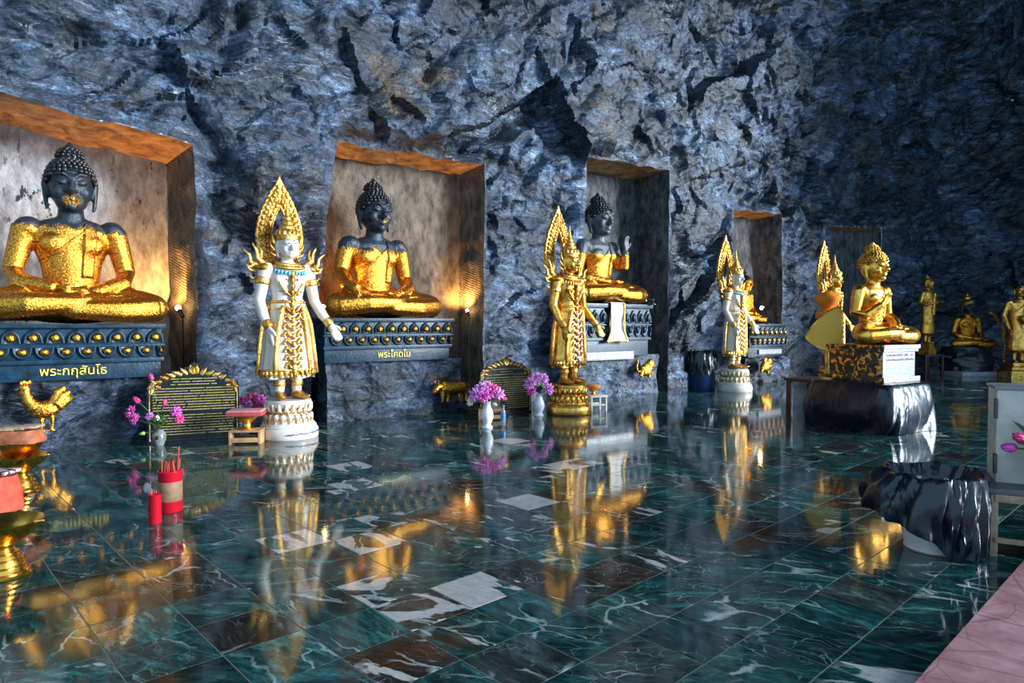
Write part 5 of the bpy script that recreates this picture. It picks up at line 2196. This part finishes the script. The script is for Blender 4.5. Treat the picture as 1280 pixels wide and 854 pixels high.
P1 = fl(199, 557)
v = vase('ceramic_vase', P1, [(0, 0), (0.040, 0), (0.044, 0.008), (0.060, 0.05), (0.066, 0.09), (0.056, 0.125), (0.036, 0.145), (0.040, 0.16), (0.034, 0.16), (0.028, 0.14), (0.0, 0.02)], M['vase_dark'], 'small dark mottled vase on the floor before the left plaque')
mb = MB()
mb.ball((0.012, -0.062, 0.085), (0.020, 0.008, 0.020), None, 10, 7)
mb.build('painted_roundel', M['face_ink'], v)
bouquet(P1 + Vector((0, 0, 0.16)), 'spray of pink lotus buds and blooms in the dark mottled vase', [
    (-0.09, 0.47, 0, M['petal_rose'], 0.85, 0.05), (-0.19, 0.26, 0, M['petal_rose'], 0.9, 0.0), (-0.24, 0.17, 1, M['petal_pink'], 1.05, -0.04), (-0.20, 0.10, 2, M['petal_pink'], 0.95, -0.05),
    (0.05, 0.23, 0, M['petal_rose'], 0.75, 0.0), (0.18, 0.17, 1, M['petal_pink'], 0.85, -0.02), (0.21, 0.10, 2, M['petal_rose'], 0.75, -0.03), (-0.06, 0.13, 1, M['petal_mauve'], 0.7, -0.05),
    (0.02, 0.10, 0, M['petal_white'], 0.7, -0.06), (-0.11, -0.03, 0, M['bud_green'], 0.6, -0.05)], 12, 1)

P2 = at(318, 540, 7.28) * Vector((1, 1, 0))
vase('ceramic_vase', P2, [(0, 0), (0.05, 0), (0.055, 0.01), (0.08, 0.08), (0.075, 0.16), (0.045, 0.22), (0.05, 0.25), (0.04, 0.25), (0.035, 0.2), (0, 0.03)], M['vase_dark'], 'dark vase tucked behind the pink tray beside the white standing buddha')
bouquet(P2 + Vector((0, 0, 0.25)), 'low bunch of pink flowers behind the pink tray at left', [
    (-0.10, 0.10, 1, M['petal_pink'], 1.0, -0.03), (0.0, 0.13, 2, M['petal_rose'], 1.0, -0.02), (0.08, 0.11, 1, M['petal_pink'], 1.0, -0.03), (-0.03, 0.06, 2, M['petal_mauve'], 0.9, -0.06), (0.07, 0.05, 1, M['petal_rose'], 0.8, -0.06)], 8, 2)

WV = [(0, 0), (0.062, 0), (0.066, 0.012), (0.046, 0.030), (0.040, 0.045), (0.058, 0.085), (0.072, 0.130), (0.066, 0.185), (0.044, 0.235), (0.036, 0.265), (0.048, 0.300), (0.042, 0.300), (0.030, 0.262), (0, 0.06)]
P3 = fl(609, 535)
vase('porcelain_vase', P3, WV, M['porcelain'], 'white porcelain vase nearer the camera, before the wooden crate')
MV = [M['petal_mauve'], M['petal_pink'], M['petal_rose']]
bouquet(P3 + Vector((0, 0, 0.30)), 'full mauve and rose bouquet in the nearer white vase', [
    (-0.13, 0.08, 1, MV[0], 1.35, -0.06), (-0.07, 0.15, 2, MV[0], 1.25, -0.03), (0.0, 0.17, 1, MV[0], 1.1, 0.0), (0.03, 0.10, 2, MV[1], 1.1, -0.07), (0.08, 0.14, 1, MV[2], 1.0, -0.03),
    (0.13, 0.09, 2, MV[0], 1.15, -0.04), (0.16, 0.03, 0, MV[2], 0.8, -0.03), (-0.19, 0.0, 1, M['petal_white'], 0.75, -0.05), (0.07, -0.02, 0, M['petal_white'], 0.7, -0.07), (-0.04, 0.06, 1, MV[1], 1.1, -0.09)], 14, 3)
P4 = fl(674, 520)
vase('porcelain_vase', P4, WV, M['porcelain'], 'white porcelain vase farther back, beside the all gold standing buddha', 0.96)
bouquet(P4 + Vector((0, 0, 0.287)), 'mauve flowers with dark leaves in the farther white vase', [
    (-0.12, 0.13, 1, MV[0], 1.4, -0.05), (-0.04, 0.20, 2, MV[0], 1.3, -0.02), (0.05, 0.19, 1, MV[0], 1.2, -0.02), (-0.10, 0.04, 2, MV[1], 1.1, -0.07), (0.11, 0.06, 1, MV[0], 1.3, -0.05), (0.03, 0.10, 0, M['bud_green'], 0.7, -0.06)], 14, 4)


# ------------------------------------------------------------------ offering trays
def crate(loc, rz, w, d, h, label, mat=None):
    o = thing('wooden_crate', loc, rz, label, 'crate')
    mat = mat or M['wood']
    for nm, c, s in (('top_board', (0, 0, h - 0.009), (w, d, 0.018)), ('side_board', (-w / 2 + 0.012, 0, (h - 0.019) / 2), (0.024, d, h - 0.019)), ('side_board', (w / 2 - 0.012, 0, (h - 0.019) / 2), (0.024, d, h - 0.019)),
                     ('slat', (0, -d / 2 + 0.008, h * 0.30), (w - 0.05, 0.016, h * 0.34)), ('slat', (0, d / 2 - 0.008, h * 0.30), (w - 0.05, 0.016, h * 0.34))):
        mb = MB()
        mb.box(c, s, None, 0.003)
        mb.build(nm, mat, o)
    return o


def footed_bowl(loc, label, s=1.0, prof=None, mat=None, name='footed_bowl'):
    o = thing(name, loc, 0, label, 'bowl', None, s)
    prof = prof or [(0, 0), (0.075, 0), (0.078, 0.010), (0.040, 0.030), (0.034, 0.055), (0.060, 0.080), (0.105, 0.125), (0.112, 0.140), (0.104, 0.140), (0.055, 0.092), (0, 0.085)]
    mb = MB()
    k = 4
    mb.lathe(prof[:k + 1], 36, closed=True)
    mb.build('foot', mat or M['brass'], o)
    mb = MB()
    mb.lathe(prof[k:], 36, closed=False)
    mb.build('bowl', mat or M['brass'], o)
    return o


P5 = fl(307, 556)
P5.y += 0.12
P5.x -= 0.03
crate(P5, R(8), 0.30, 0.22, 0.135, 'pale wooden crate under the gold bowl beside the white standing buddha')
footed_bowl(P5 + Vector((0, 0, 0.136)), 'gold footed bowl on the crate carrying a pink tray', 0.98, mat=M['gold'])
tr = thing('lacquer_tray', P5 + Vector((-0.005, 0, 0.275)), R(8), 'pink red lacquer tray on the gold footed bowl', 'tray')
mb = MB()
mb.box((0, 0, 0.018), (0.33, 0.24, 0.036), None, 0.008)
mb.build('rim', M['pink_tray'], tr)
mb = MB()
mb.box((0, 0, 0.046), (0.32, 0.23, 0.018), None, 0.006)
mb.build('pale_cloth', basic('faded pink cloth', (0.48, 0.22, 0.21), 0.7, 0, 0.2, 12, 0.3), tr)

P6 = fl(613, 529)
P6.y += 0.34
crate(P6 + Vector((0.0, 0, 0)), R(4), 0.32, 0.20, 0.13, 'small orange toned crate behind the nearer white vase')
footed_bowl(P6 + Vector((-0.09, 0, 0.131)), 'little gold footed bowl behind the nearer white vase', 0.72, mat=M['gold'])

P7 = fl(746, 515)
P7.y += 0.12
wt = thing('small_white_table', P7, R(20), 'small white table right of the all gold standing buddha', 'table')
mb = MB()
mb.box((0, 0, 0.205), (0.26, 0.22, 0.03), None, 0.005)
mb.build('tabletop', M['white_paint'], wt)
for sx in (-1, 1):
    for sy in (-1, 1):
        mb = MB()
        mb.box((sx * 0.11, sy * 0.09, 0.095), (0.024, 0.024, 0.19), None, 0.003)
        mb.build('leg', M['white_paint'], wt)
    mb = MB()
    mb.box((sx * 0.0, -sx * 0.09, 0.09), (0.20, 0.014, 0.022), None, 0.003)
    mb.build('rail', M['white_paint'], wt)
footed_bowl(P7 + Vector((-0.03, 0, 0.221)), 'gold footed bowl on the small white table', 0.62, mat=M['gold'])
od = thing('orange_dish', P7 + Vector((-0.03, 0, 0.309)), 0, 'flat orange dish on the gold bowl right of the gold statue', 'dish')
mb = MB()
mb.lathe([(0, 0), (0.085, 0), (0.098, 0.018), (0.098, 0.030), (0.085, 0.040), (0, 0.046)], 28)
mb.build('dish', M['orange'], od)

P8 = fl(629, 532)
bt = thing('water_bottle', P8, 0, 'slim clear water bottle with a blue label beside the nearer white vase', 'bottle')
mb = MB()
mb.lathe([(0, 0), (0.026, 0), (0.029, 0.006), (0.029, 0.15), (0.024, 0.175), (0.012, 0.20), (0.012, 0.215), (0, 0.216)], 24)
mb.build('bottle', M['clear'], bt)
mb = MB()
mb.lathe([(0.0300, 0.070), (0.0302, 0.072), (0.0302, 0.138), (0.0300, 0.14)], 24, closed=False)
mb.build('label_band', M['blue_plastic'], bt)
mb = MB()
mb.lathe([(0, 0.214), (0.0145, 0.214), (0.0145, 0.236), (0, 0.238)], 20)
mb.build('cap', M['blue_plastic'], bt)

# brass trays at the left edge
TRAY = [(0, 0), (0.112, 0), (0.116, 0.010), (0.098, 0.034), (0.084, 0.068), (0.070, 0.100), (0.054, 0.125), (0.044, 0.140), (0.046, 0.152), (0.075, 0.166), (0.130, 0.208), (0.165, 0.258), (0.168, 0.268), (0.160, 0.266), (0.118, 0.214), (0.06, 0.182), (0, 0.176)]


def brass_tray(loc, label, s=1.0):
    o = thing('brass_footed_tray', loc, 0, label, 'tray', None, s)
    mb = MB()
    mb.lathe(TRAY[:9], 44)
    f = mb.build('foot', M['brass'], o)
    for r, z in ((0.104, 0.026), (0.090, 0.055), (0.077, 0.086), (0.060, 0.116)):
        mb = MB()
        mb.lathe([(r - 0.004, z - 0.006), (r + 0.005, z - 0.003), (r + 0.005, z + 0.003), (r - 0.006, z + 0.006)], 44, closed=False)
        mb.build('foot_ring', M['brass'], f)
    mb = MB()
    mb.lathe(TRAY[8:], 44, closed=False)
    mb.build('dish', M['brass'], o)
    mb = MB()
    mb.tube([(0.160, 0, 0.258), (0.178, 0, 0.266), (0.200, 0, 0.270)], [0.014, 0.012, 0.007], 8)
    mb.build('spout', M['brass'], o)
    return o


def parcel(loc, rz, label, w, d, h, mat, top=None):
    o = thing('cloth_parcel', loc, rz, label, 'parcel')
    mb = MB()
    n, m = 40, 8
    vv, ff = [], []
    for j in range(m + 1):
        t = j / m
        for k in range(n):
            a = 2 * math.pi * k / n
            ca, sa = math.cos(a), math.sin(a)
            x = math.copysign(abs(ca) ** 0.45, ca) * w / 2
            y = math.copysign(abs(sa) ** 0.45, sa) * d / 2
            sc = 1.0 - 0.20 * t ** 2 + 0.05 * mnoise.noise(Vector((ca * 2, sa * 2, t * 3 + loc[0])))
            vv.append((x * sc, y * sc, h * t + 0.008 * mnoise.noise(Vector((x * 20, y * 20, t)))))
    for j in range(m):
        for k in range(n):
            k2 = (k + 1) % n
            ff.append((j * n + k, j * n + k2, (j + 1) * n + k2, (j + 1) * n + k))
    ff += [tuple(reversed(range(n))), tuple(range(m * n, m * n + n))]
    mb.add(vv, ff)
    mb.build('wrap', mat, o)
    mb = MB()
    for i, (x, a) in enumerate(((-0.25, 10), (0.0, -14), (0.22, 22))):
        mb.box((x * w, 0, h + 0.012 + 0.006 * i), (w * 0.46, d * 0.66, 0.018), RZ(R(a * 0.3)), 0.006)
    mb.build('folded_top', top or mat, o)
    return o


coral2 = basic('tan pink cloth', (0.34, 0.095, 0.035), 0.75, 0, 0.35, 18, 0.4)


def print_cloth():
    g = NT('black and white print cloth')
    n = g.noise(g.pos(), 26, 2)
    return g.set(g.ramp(n, [(0.47, (0.03, 0.03, 0.03)), (0.50, (0.50, 0.34, 0.30))]), 0.7)


P9 = fl(27, 622)
P9.y += 0.12
P9.x = (23 - 640) / F * P9.y
brass_tray(P9, 'brass footed tray holding a bowl and tan parcel, farther back at the left edge', 1.0)
pr = [(0, 0), (0.060, 0), (0.062, 0.008), (0.040, 0.022), (0.038, 0.040), (0.062, 0.052), (0.094, 0.110), (0.108, 0.140), (0.100, 0.140), (0.058, 0.066), (0, 0.060)]
footed_bowl(P9 + Vector((0.0, 0, 0.180)), 'brass footed bowl standing in the farther brass tray', 1.25, pr)
parcel(P9 + Vector((0.0, 0, 0.357)), R(5), 'tan pink cloth parcel on the farther brass bowl', 0.28, 0.22, 0.085, coral2, M['wood_worn'])
P10 = fl(0, 731)
P10.y += 0.10
P10.x = (-2 - 640) / F * P10.y
brass_tray(P10, 'brass footed tray nearest the camera at the left edge', 0.98)
P11 = Vector(((-14 - 640) / F * 3.62, 3.62, 0))
footed_bowl(P11, 'brass footed bowl under the coral parcel at the left edge', 1.2, pr)
parcel(P11 + Vector((0.012, 0, 0.1685)), R(-8), 'coral red cloth parcel with a printed top at the left edge', 0.23, 0.20, 0.19, M['coral'], print_cloth())

# ------------------------------------------------------------------ incense
P12 = fl(207, 642)
P12.y += 0.06
cup = thing('incense_pot', P12, 0, 'tall red incense pot with a faded tan label, full of incense', 'incense pot')
mb = MB()
mb.lathe([(0, 0), (0.066, 0), (0.070, 0.006), (0.070, 0.245), (0.073, 0.250), (0.073, 0.258), (0.064, 0.258), (0.062, 0.20), (0, 0.20)], 36)
mb.build('pot', M['red'], cup)
mb = MB()
mb.lathe([(0.0705, 0.070), (0.0712, 0.072), (0.0712, 0.190), (0.0705, 0.192)], 36, closed=False)
mb.build('label_band', M['tan_label'], cup)
mb = MB()
mb.lathe([(0, 0.2005), (0.061, 0.2005), (0.058, 0.222), (0, 0.228)], 28)
mb.build('ash', basic('grey ash', (0.20, 0.17, 0.15), 0.9, 0, 0.3, 30, 0.4), cup)
rnd = random.Random(9)
mb = MB()
mb.tube([(0, 0, 0), (0, 0, 0.095)], 0.0042, 6)
stick_me = mb.mesh('incense_stick')
for i in range(20):
    a, r_ = rnd.uniform(0, 6.28), 0.052 * math.sqrt(rnd.random())
    q = obj('incense_stick', stick_me, M['stick_red'])
    q.location = P12 + Vector((r_ * math.cos(a), r_ * math.sin(a), 0.226))
    q.rotation_euler = (rnd.uniform(-0.16, 0.16), rnd.uniform(-0.16, 0.16), 0)
    q.scale = (1, 1, 1.9 if i == 0 else rnd.uniform(0.75, 1.1))
    if i == 0:
        q.location = P12 + Vector((0.045, 0, 0.226))
        q.rotation_euler = (0, 0.08, 0)
        tag(q, 'tallest red incense stick standing up from the tall red pot', 'incense', 'incense in the tall red pot')
    else:
        tag(q, 'short burnt red incense stick in the tall red pot', 'incense', 'incense in the tall red pot')
P13 = fl(190, 656)
P13.y += 0.035
c2 = thing('candle_cup', P13, 0, 'small plain red cup standing left of the tall red incense pot', 'cup')
mb = MB()
mb.lathe([(0, 0), (0.034, 0), (0.036, 0.004), (0.036, 0.168), (0.038, 0.172), (0.032, 0.172), (0.031, 0.12), (0, 0.12)], 28)
mb.build('cup', M['red'], c2)
mb = MB()
for i in range(4):
    mb.tube([(0.018 * math.cos(i * 1.6), 0.018 * math.sin(i * 1.6), 0.12), (0.024 * math.cos(i * 1.6 + 0.2), 0.024 * math.sin(i * 1.6), 0.182 + 0.006 * i)], 0.004, 6)
mb.build('wicks', M['red'], c2)
q = thing('smoke_wisp', P13 + Vector((-0.045, 0, 0.178)), 0, 'faint lavender wisp of smoke above the small red cup', 'smoke')
mb = MB()
mb.ball((0, 0, 0.03), (0.022, 0.018, 0.034), None, 12, 8)
mb.ball((0.018, 0, 0.012), (0.016, 0.014, 0.020), None, 12, 8)
gs = NT('thin smoke')
gs.t.nodes.remove(gs.b)
vol = gs.n('ShaderNodeVolumePrincipled')
vol.inputs['Color'].default_value = (0.72, 0.68, 0.95, 1)
vol.inputs['Density'].default_value = 22.0
gs.l(vol.outputs[0], gs.t.nodes['Material Output'].inputs['Volume'])
sm = mb.build('smoke', gs.m, q)


# ------------------------------------------------------------------ gilded animals on the rock
M['leafed_relief'] = leafed('gold leafed animal', 3, 4, 6.0, dark=(0.05, 0.035, 0.02), amount=0.02)


def relief(name, px, py, off, prims, label, cat, s=1.0, voxel=0.008):
    s_, z = wsz(px, py, off)
    o = thing(name, wp(s_, off, z), TH, label, cat, None, s)
    for nm, fn in prims:
        mb = MB()
        fn(mb)
        obj(nm, sculpt(mb, voxel, 2, nm), M['leafed_relief'], o)
    return o


def rooster(mb):
    mb.ball((0.02, 0, 0.0), (0.125, 0.06, 0.085), None, rot=Matrix.Rotation(R(-18), 3, 'Y'))
    mb.tube([(-0.06, 0, 0.02), (-0.115, 0, 0.09), (-0.135, 0, 0.165), (-0.130, 0, 0.20)], [0.07, 0.05, 0.04, 0.042], 12)
    mb.ball((-0.140, 0, 0.205), (0.045, 0.04, 0.040))
    mb.tube([(-0.170, 0, 0.200), (-0.215, 0, 0.185)], [0.020, 0.004], 8)
    mb.tube([(0.10, 0, 0.04), (0.155, 0, 0.13), (0.205, 0, 0.155)], [0.065, 0.055, 0.02], 10)
    mb.tube([(0.08, 0, 0.05), (0.115, 0, 0.16), (0.165, 0, 0.20)], [0.055, 0.045, 0.016], 10)
    mb.tube([(0.11, 0, 0.02), (0.19, 0, 0.09), (0.225, 0, 0.09)], [0.055, 0.042, 0.015], 10)


def rooster_legs(mb):
    for x in (-0.02, 0.06):
        mb.tube([(x, -0.01, -0.05), (x + 0.005, -0.01, -0.13), (x - 0.005, -0.01, -0.19)], [0.028, 0.016, 0.014], 8)
        mb.tube([(x + 0.02, -0.01, -0.195), (x - 0.06, -0.015, -0.20)], [0.014, 0.008], 8)


def rooster_comb(mb):
    for i in range(4):
        mb.ball((-0.165 + 0.022 * i, 0, 0.247 + 0.008 * (i % 2)), (0.014, 0.014, 0.024))
    mb.ball((-0.165, -0.01, 0.16), (0.014, 0.014, 0.026))


relief('rooster_relief', 53, 512, 0.40, [('body', rooster), ('legs', rooster_legs), ('comb', rooster_comb)], 'gold leafed rooster on the rock under the left pedestal', 'rooster', 1.02)


def ox(mb):
    mb.tube([(-0.16, 0, 0.03), (-0.05, 0, 0.02), (0.08, 0, 0.015), (0.20, 0, 0.02)], [(0.075, 0.055), (0.085, 0.06), (0.085, 0.06), (0.07, 0.05)], 14, up=(0, 0, 1))
    mb.ball((-0.13, 0, 0.085), (0.06, 0.04, 0.04))
    mb.tube([(-0.18, 0, 0.05), (-0.235, -0.01, 0.045), (-0.275, -0.02, 0.01), (-0.30, -0.02, -0.035)], [0.062, 0.052, 0.044, 0.026], 12)
    for x, b in ((-0.15, -0.01), (-0.09, 0.02), (0.13, -0.02), (0.205, 0.02)):
        mb.tube([(x, 0, -0.02), (x + b, -0.01, -0.09), (x + b * 0.5, -0.01, -0.165)], [0.045, 0.026, 0.020], 10)
    mb.tube([(0.255, 0, 0.06), (0.285, 0, 0.02), (0.275, 0, -0.06)], [0.014, 0.011, 0.014], 8)


def ox_horns(mb):
    for sy in (-1, 1):
        mb.tube([(-0.235, sy * 0.03, 0.085), (-0.245, sy * 0.045, 0.12), (-0.225, sy * 0.04, 0.145)], [0.014, 0.011, 0.005], 8)
        mb.tube([(-0.215, sy * 0.04, 0.075), (-0.195, sy * 0.06, 0.075)], [0.018, 0.008], 8)


relief('ox_relief', 565, 487, 0.40, [('body', ox), ('horns', ox_horns)], 'gold leafed ox on the dark rock right of the second pedestal', 'ox', 0.98)


def lion(seed):
    def f(mb):
        rnd = random.Random(seed)
        mb.ball((0, 0, 0), (0.15, 0.07, 0.11), None, rot=Matrix.Rotation(R(-25), 3, 'Y'))
        mb.ball((0.07, -0.02, 0.09), (0.085, 0.06, 0.085))
        for i in range(34):
            a = rnd.uniform(0, 6.28)
            r_ = rnd.uniform(0.3, 1.0)
            mb.ball((0.04 + 0.15 * r_ * math.cos(a), -0.045 * (1.2 - r_), 0.03 + 0.13 * r_ * math.sin(a)), rnd.uniform(0.016, 0.030), None, 8, 6)
        mb.tube([(-0.10, 0, -0.03), (-0.15, -0.01, -0.11)], [0.045, 0.028], 8)
        mb.tube([(0.05, 0, -0.05), (0.06, -0.01, -0.13)], [0.045, 0.028], 8)
    return f


def lion_tail(mb):
    mb.tube([(-0.13, 0, -0.02), (-0.20, 0, -0.03), (-0.235, 0, 0.05), (-0.205, 0, 0.12), (-0.215, 0, 0.17)], [0.020, 0.018, 0.017, 0.017, 0.022], 8)


relief('lion_relief', 808, 462, 0.42, [('body', lion(1)), ('tail', lion_tail)], 'gold leafed curly animal on the rock right of the bannered pedestal', 'animal', 1.0)
relief('turtle_relief', 957, 458, 0.40, [('body', lion(2))], 'small gold leafed animal on blue rock right of the third standing statue', 'animal', 1.05)


# ------------------------------------------------------------------ bins, cabinet and bench
def bag_mesh(r0, h, seed, hem_pts, fold=0.03):
    """bin liner: drops inside, rolls over the rim and hangs outside in slanting folds.
    hem_pts: (angle, radius, z) of the hanging edge around the bin"""
    n, inner, outer = 144, 6, 16
    ha = [p[0] for p in hem_pts] + [hem_pts[0][0] + 360]
    hr = [p[1] for p in hem_pts] + [hem_pts[0][1]]
    hz = [p[2] for p in hem_pts] + [hem_pts[0][2]]
    vv, ff = [], []
    for j in range(inner + outer + 1):
        for k in range(n):
            a = 2 * math.pi * k / n
            deg = math.degrees(a)
            ca, sa = math.cos(a), math.sin(a)
            c3 = Vector((ca * 1.4 + seed, sa * 1.4, seed))
            rim = h * (1 + 0.07 * mnoise.noise(c3 * 1.9))
            if j <= inner:
                t = j / inner
                r = r0 * (0.45 + 0.51 * t)
                z = h * 0.40 + (rim - h * 0.40) * t
                amp = 0.5
            else:
                t = (j - inner) / outer
                dd = deg if deg >= ha[0] else deg + 360
                R1, Z1 = np.interp(dd, ha, hr), np.interp(dd, ha, hz)
                r = r0 * 0.97 + (R1 - r0 * 0.97) * math.sin(t * math.pi / 2) ** 0.8 + 0.02 * math.sin(t * math.pi)
                z = rim + (Z1 - rim) * t ** 1.25 + 0.012 * math.sin(min(1, t * 4) * math.pi)
                amp = 0.4 + 0.9 * t
            q = a * 7 + 2.2 * t + 2.5 * mnoise.noise(c3 * 1.2 + Vector((0, 0, z * 2)))
            f = fold * amp * (abs(math.sin(q)) - 0.55) + fold * 0.55 * amp * (abs(math.sin(q * 2.3 + z * 14)) - 0.6)
            f += 0.4 * fold * mnoise.noise(Vector((ca * 6, sa * 6, z * 9 + seed)))
            vv.append(((r + f) * ca, (r + f) * sa, max(0.010, z)))
    m = inner + outer
    for j in range(m):
        for k in range(n):
            k2 = (k + 1) % n
            ff.append((j * n + k, j * n + k2, (j + 1) * n + k2, (j + 1) * n + k))
    ff.append(tuple(range(n)))
    mb = MB()
    mb.add(vv, ff)
    return mb


P14 = Vector((2.215, 3.52, 0))
bn = thing('lined_bucket', P14, 0, 'white bucket lined with a wide black plastic bag beside the bench', 'bin')
bag_mesh(0.225, 0.415, 3.0, [(0, 0.225, 0.06), (60, 0.24, 0.15), (120, 0.28, 0.20), (165, 0.335, 0.22), (190, 0.335, 0.20), (215, 0.30, 0.16), (238, 0.26, 0.10), (255, 0.235, 0.015), (290, 0.225, 0.012), (330, 0.220, 0.02)], 0.034).build('bag', M['plastic'], bn, True, 50)
mb = MB()
mb.lathe([(0, 0), (0.130, 0), (0.136, 0.008), (0.132, 0.02), (0.196, 0.34), (0.189, 0.34), (0.124, 0.02), (0, 0.018)], 40)
mb.build('bucket', M['white_paint'], bn)
P15 = fl(881, 490)
P15.y += 0.28
bn2 = thing('lined_bin', P15, 0, 'dark bin lined with a black bag left of the third standing statue', 'bin')
bag_mesh(0.25, 0.70, 8.0, [(0, 0.27, 0.38), (90, 0.27, 0.30), (180, 0.275, 0.33), (270, 0.27, 0.28), (320, 0.27, 0.36)], 0.022).build('bag', M['plastic'], bn2, True, 50)
mb = MB()
mb.lathe([(0, 0), (0.215, 0), (0.220, 0.008), (0.24, 0.55), (0.232, 0.55), (0.205, 0.02), (0, 0.018)], 40)
mb.build('bin', basic('dark blue plastic', (0.01, 0.03, 0.10), 0.25, 0, 0.2, 6, 0.05), bn2)

# bench
BZ = 0.345
BA = R(-28)
be = thing('wooden_bench', (2.44, 3.405, 0), BA, 'worn pale wooden bench with a rail at the right edge', 'bench')
mb = MB()
mb.box((0.55, 0.21, BZ - 0.012), (1.14, 0.46, 0.024), None, 0.004)
mb.build('seat_board', basic('dark grey board', (0.10, 0.10, 0.11), 0.45, 0, 0.3, 10, 0.2), be)
for x in (0.0, 1.08):
    for y in (0.0, 0.40):
        mb = MB()
        mb.box((x + 0.01, y + 0.01, (BZ - 0.026) / 2), (0.032, 0.032, BZ - 0.026), None, 0.004)
        mb.build('leg', M['wood_worn'], be)
for y, z in ((-0.008, BZ - 0.045), (-0.006, 0.085), (0.42, BZ - 0.045)):
    mb = MB()
    mb.box((0.55, y, z), (1.08, 0.018, 0.040 if z > 0.2 else 0.026), None, 0.004)
    mb.build('rail', M['wood_worn'], be)
bx = thing('donation_box', Vector((2.44, 3.405, BZ)) + RZ(BA).to_3x3() @ Vector((0.115, 0.20, 0)), BA, 'cream painted metal box with side hinges standing on the bench', 'box')
mb = MB()
mb.box((0.20, 0.12, 0.245), (0.56, 0.30, 0.49), None, 0.008)
mb.build('case', M['cream_metal'], bx)
mb = MB()
mb.box((0.20, 0.12, 0.497), (0.58, 0.32, 0.014), None, 0.004)
mb.build('lid', basic('grey metal lid', (0.20, 0.20, 0.21), 0.5, 0.2, 0.3, 12, 0.1), bx)
for z in (0.10, 0.39):
    mb = MB()
    mb.tube([(-0.084, -0.036, z - 0.05), (-0.084, -0.036, z + 0.05)], 0.009, 10)
    mb.box((-0.083, 0.0, z), (0.006, 0.05, 0.09))
    mb.build('hinge', M['steel'], bx)

P16 = Vector((2.44, 3.405, BZ)) + RZ(BA).to_3x3() @ Vector((0.20, 0.075, 0))
vase('clay_vase', P16, [(0, 0), (0.040, 0), (0.043, 0.006), (0.040, 0.02), (0.046, 0.10), (0.052, 0.19), (0.046, 0.19), (0.038, 0.10), (0, 0.02)], M['clay'], 'brown clay vase on the bench at the right edge')
bouquet(P16 + Vector((0, 0, 0.19)), 'magenta lotus buds with pale green buds in the clay vase', [
    (-0.02, 0.12, 0, M['petal_pink'], 1.0, 0.0), (-0.08, 0.06, 0, M['petal_rose'], 0.9, -0.01), (-0.12, 0.02, 0, M['petal_pink'], 0.85, 0.0), (-0.03, 0.03, 1, M['petal_white'], 0.75, -0.05),
    (-0.07, 0.04, 0, M['bud_green'], 0.65, -0.06), (-0.02, -0.01, 0, M['bud_green'], 0.65, -0.07), (0.06, 0.09, 0, M['petal_pink'], 0.9, 0.0)], 5, 6)


# ------------------------------------------------------------------ lamps in the niches
def niche_lamp(loc, aim, label, watts, bulb_r=0.028, drop=None):
    o = thing('niche_lamp', loc, 0, label, 'lamp')
    d = Vector(aim).normalized()
    mb = MB()
    mb.ball((0, 0, 0), bulb_r, None, 16, 10)
    mb.build('bulb', M['bulb'], o)
    mb = MB()
    mb.tube([-d * (bulb_r * 0.9), -d * (bulb_r * 2.0), -d * (bulb_r * 4.2)], [bulb_r * 0.8, bulb_r * 0.95, bulb_r * 0.7], 14)
    mb.build('holder', M['steel'], o)
    dz = drop if drop is not None else 0.15
    mb = MB()
    b = -d * (bulb_r * 4.0)
    mb.tube([b, (b.x, b.y, -dz)], 0.008, 6)
    mb.lathe([(0, -dz - 0.012), (0.05, -dz - 0.012), (0.05, -dz), (0, -dz + 0.004)], 16, (b.x, b.y, 0))
    mb.build('stem', M['steel'], o)
    li = bpy.data.lights.new('niche_lamp', 'SPOT')
    li.energy = watts * 2.2
    li.spot_size = R(150)
    li.spot_blend = 0.8
    li.color = (1.0, 0.50, 0.13)
    li.shadow_soft_size = 0.04
    lo = bpy.data.objects.new('lamp_glow', li)
    C.objects.link(lo)
    lo.parent = o
    lo.location = d * (bulb_r * 1.6)
    lo.rotation_euler = d.to_track_quat('-Z', 'Y').to_euler()
    return o


def on_seat(px, py, off, ztop):
    s_, z = wsz(px, py, off)
    return wp(s_, off, z), z - ztop


p, dz = on_seat(223, 385, -0.35, 0)
niche_lamp(p, (-0.55, 0.25, 0.8), 'bright warm lamp at the right side of the left niche', 40, 0.03, dz - 0.0)
z2 = wsz(480, 398, 0.42)[1]
p = wp(wall_s(404, 0.12), 0.12, z2 + 0.14)
niche_lamp(p, (0.6, 0.3, 0.5), 'warm lamp by the knee of the second seated buddha', 30, 0.024, 0.128)
p, dz = on_seat(584, 388, -0.25, 0)
niche_lamp(p, (-0.3, 0.3, 0.9), 'warm lamp low at the right of the second niche', 28, 0.022, dz)
p = wp(wall_s(806, 0.33), 0.33, z3 + 0.10)
niche_lamp(p, (-0.8, 0.35, 0.15), 'glaring warm lamp at the knee above the banner', 55, 0.034, 0.088)
p, dz = on_seat(952, 385, 0.25, 1.18)
niche_lamp(p, (-0.5, 0.4, 0.5), 'warm lamp beside the small lamplit buddha', 16, 0.036, p.z - 1.18 - 0.012)
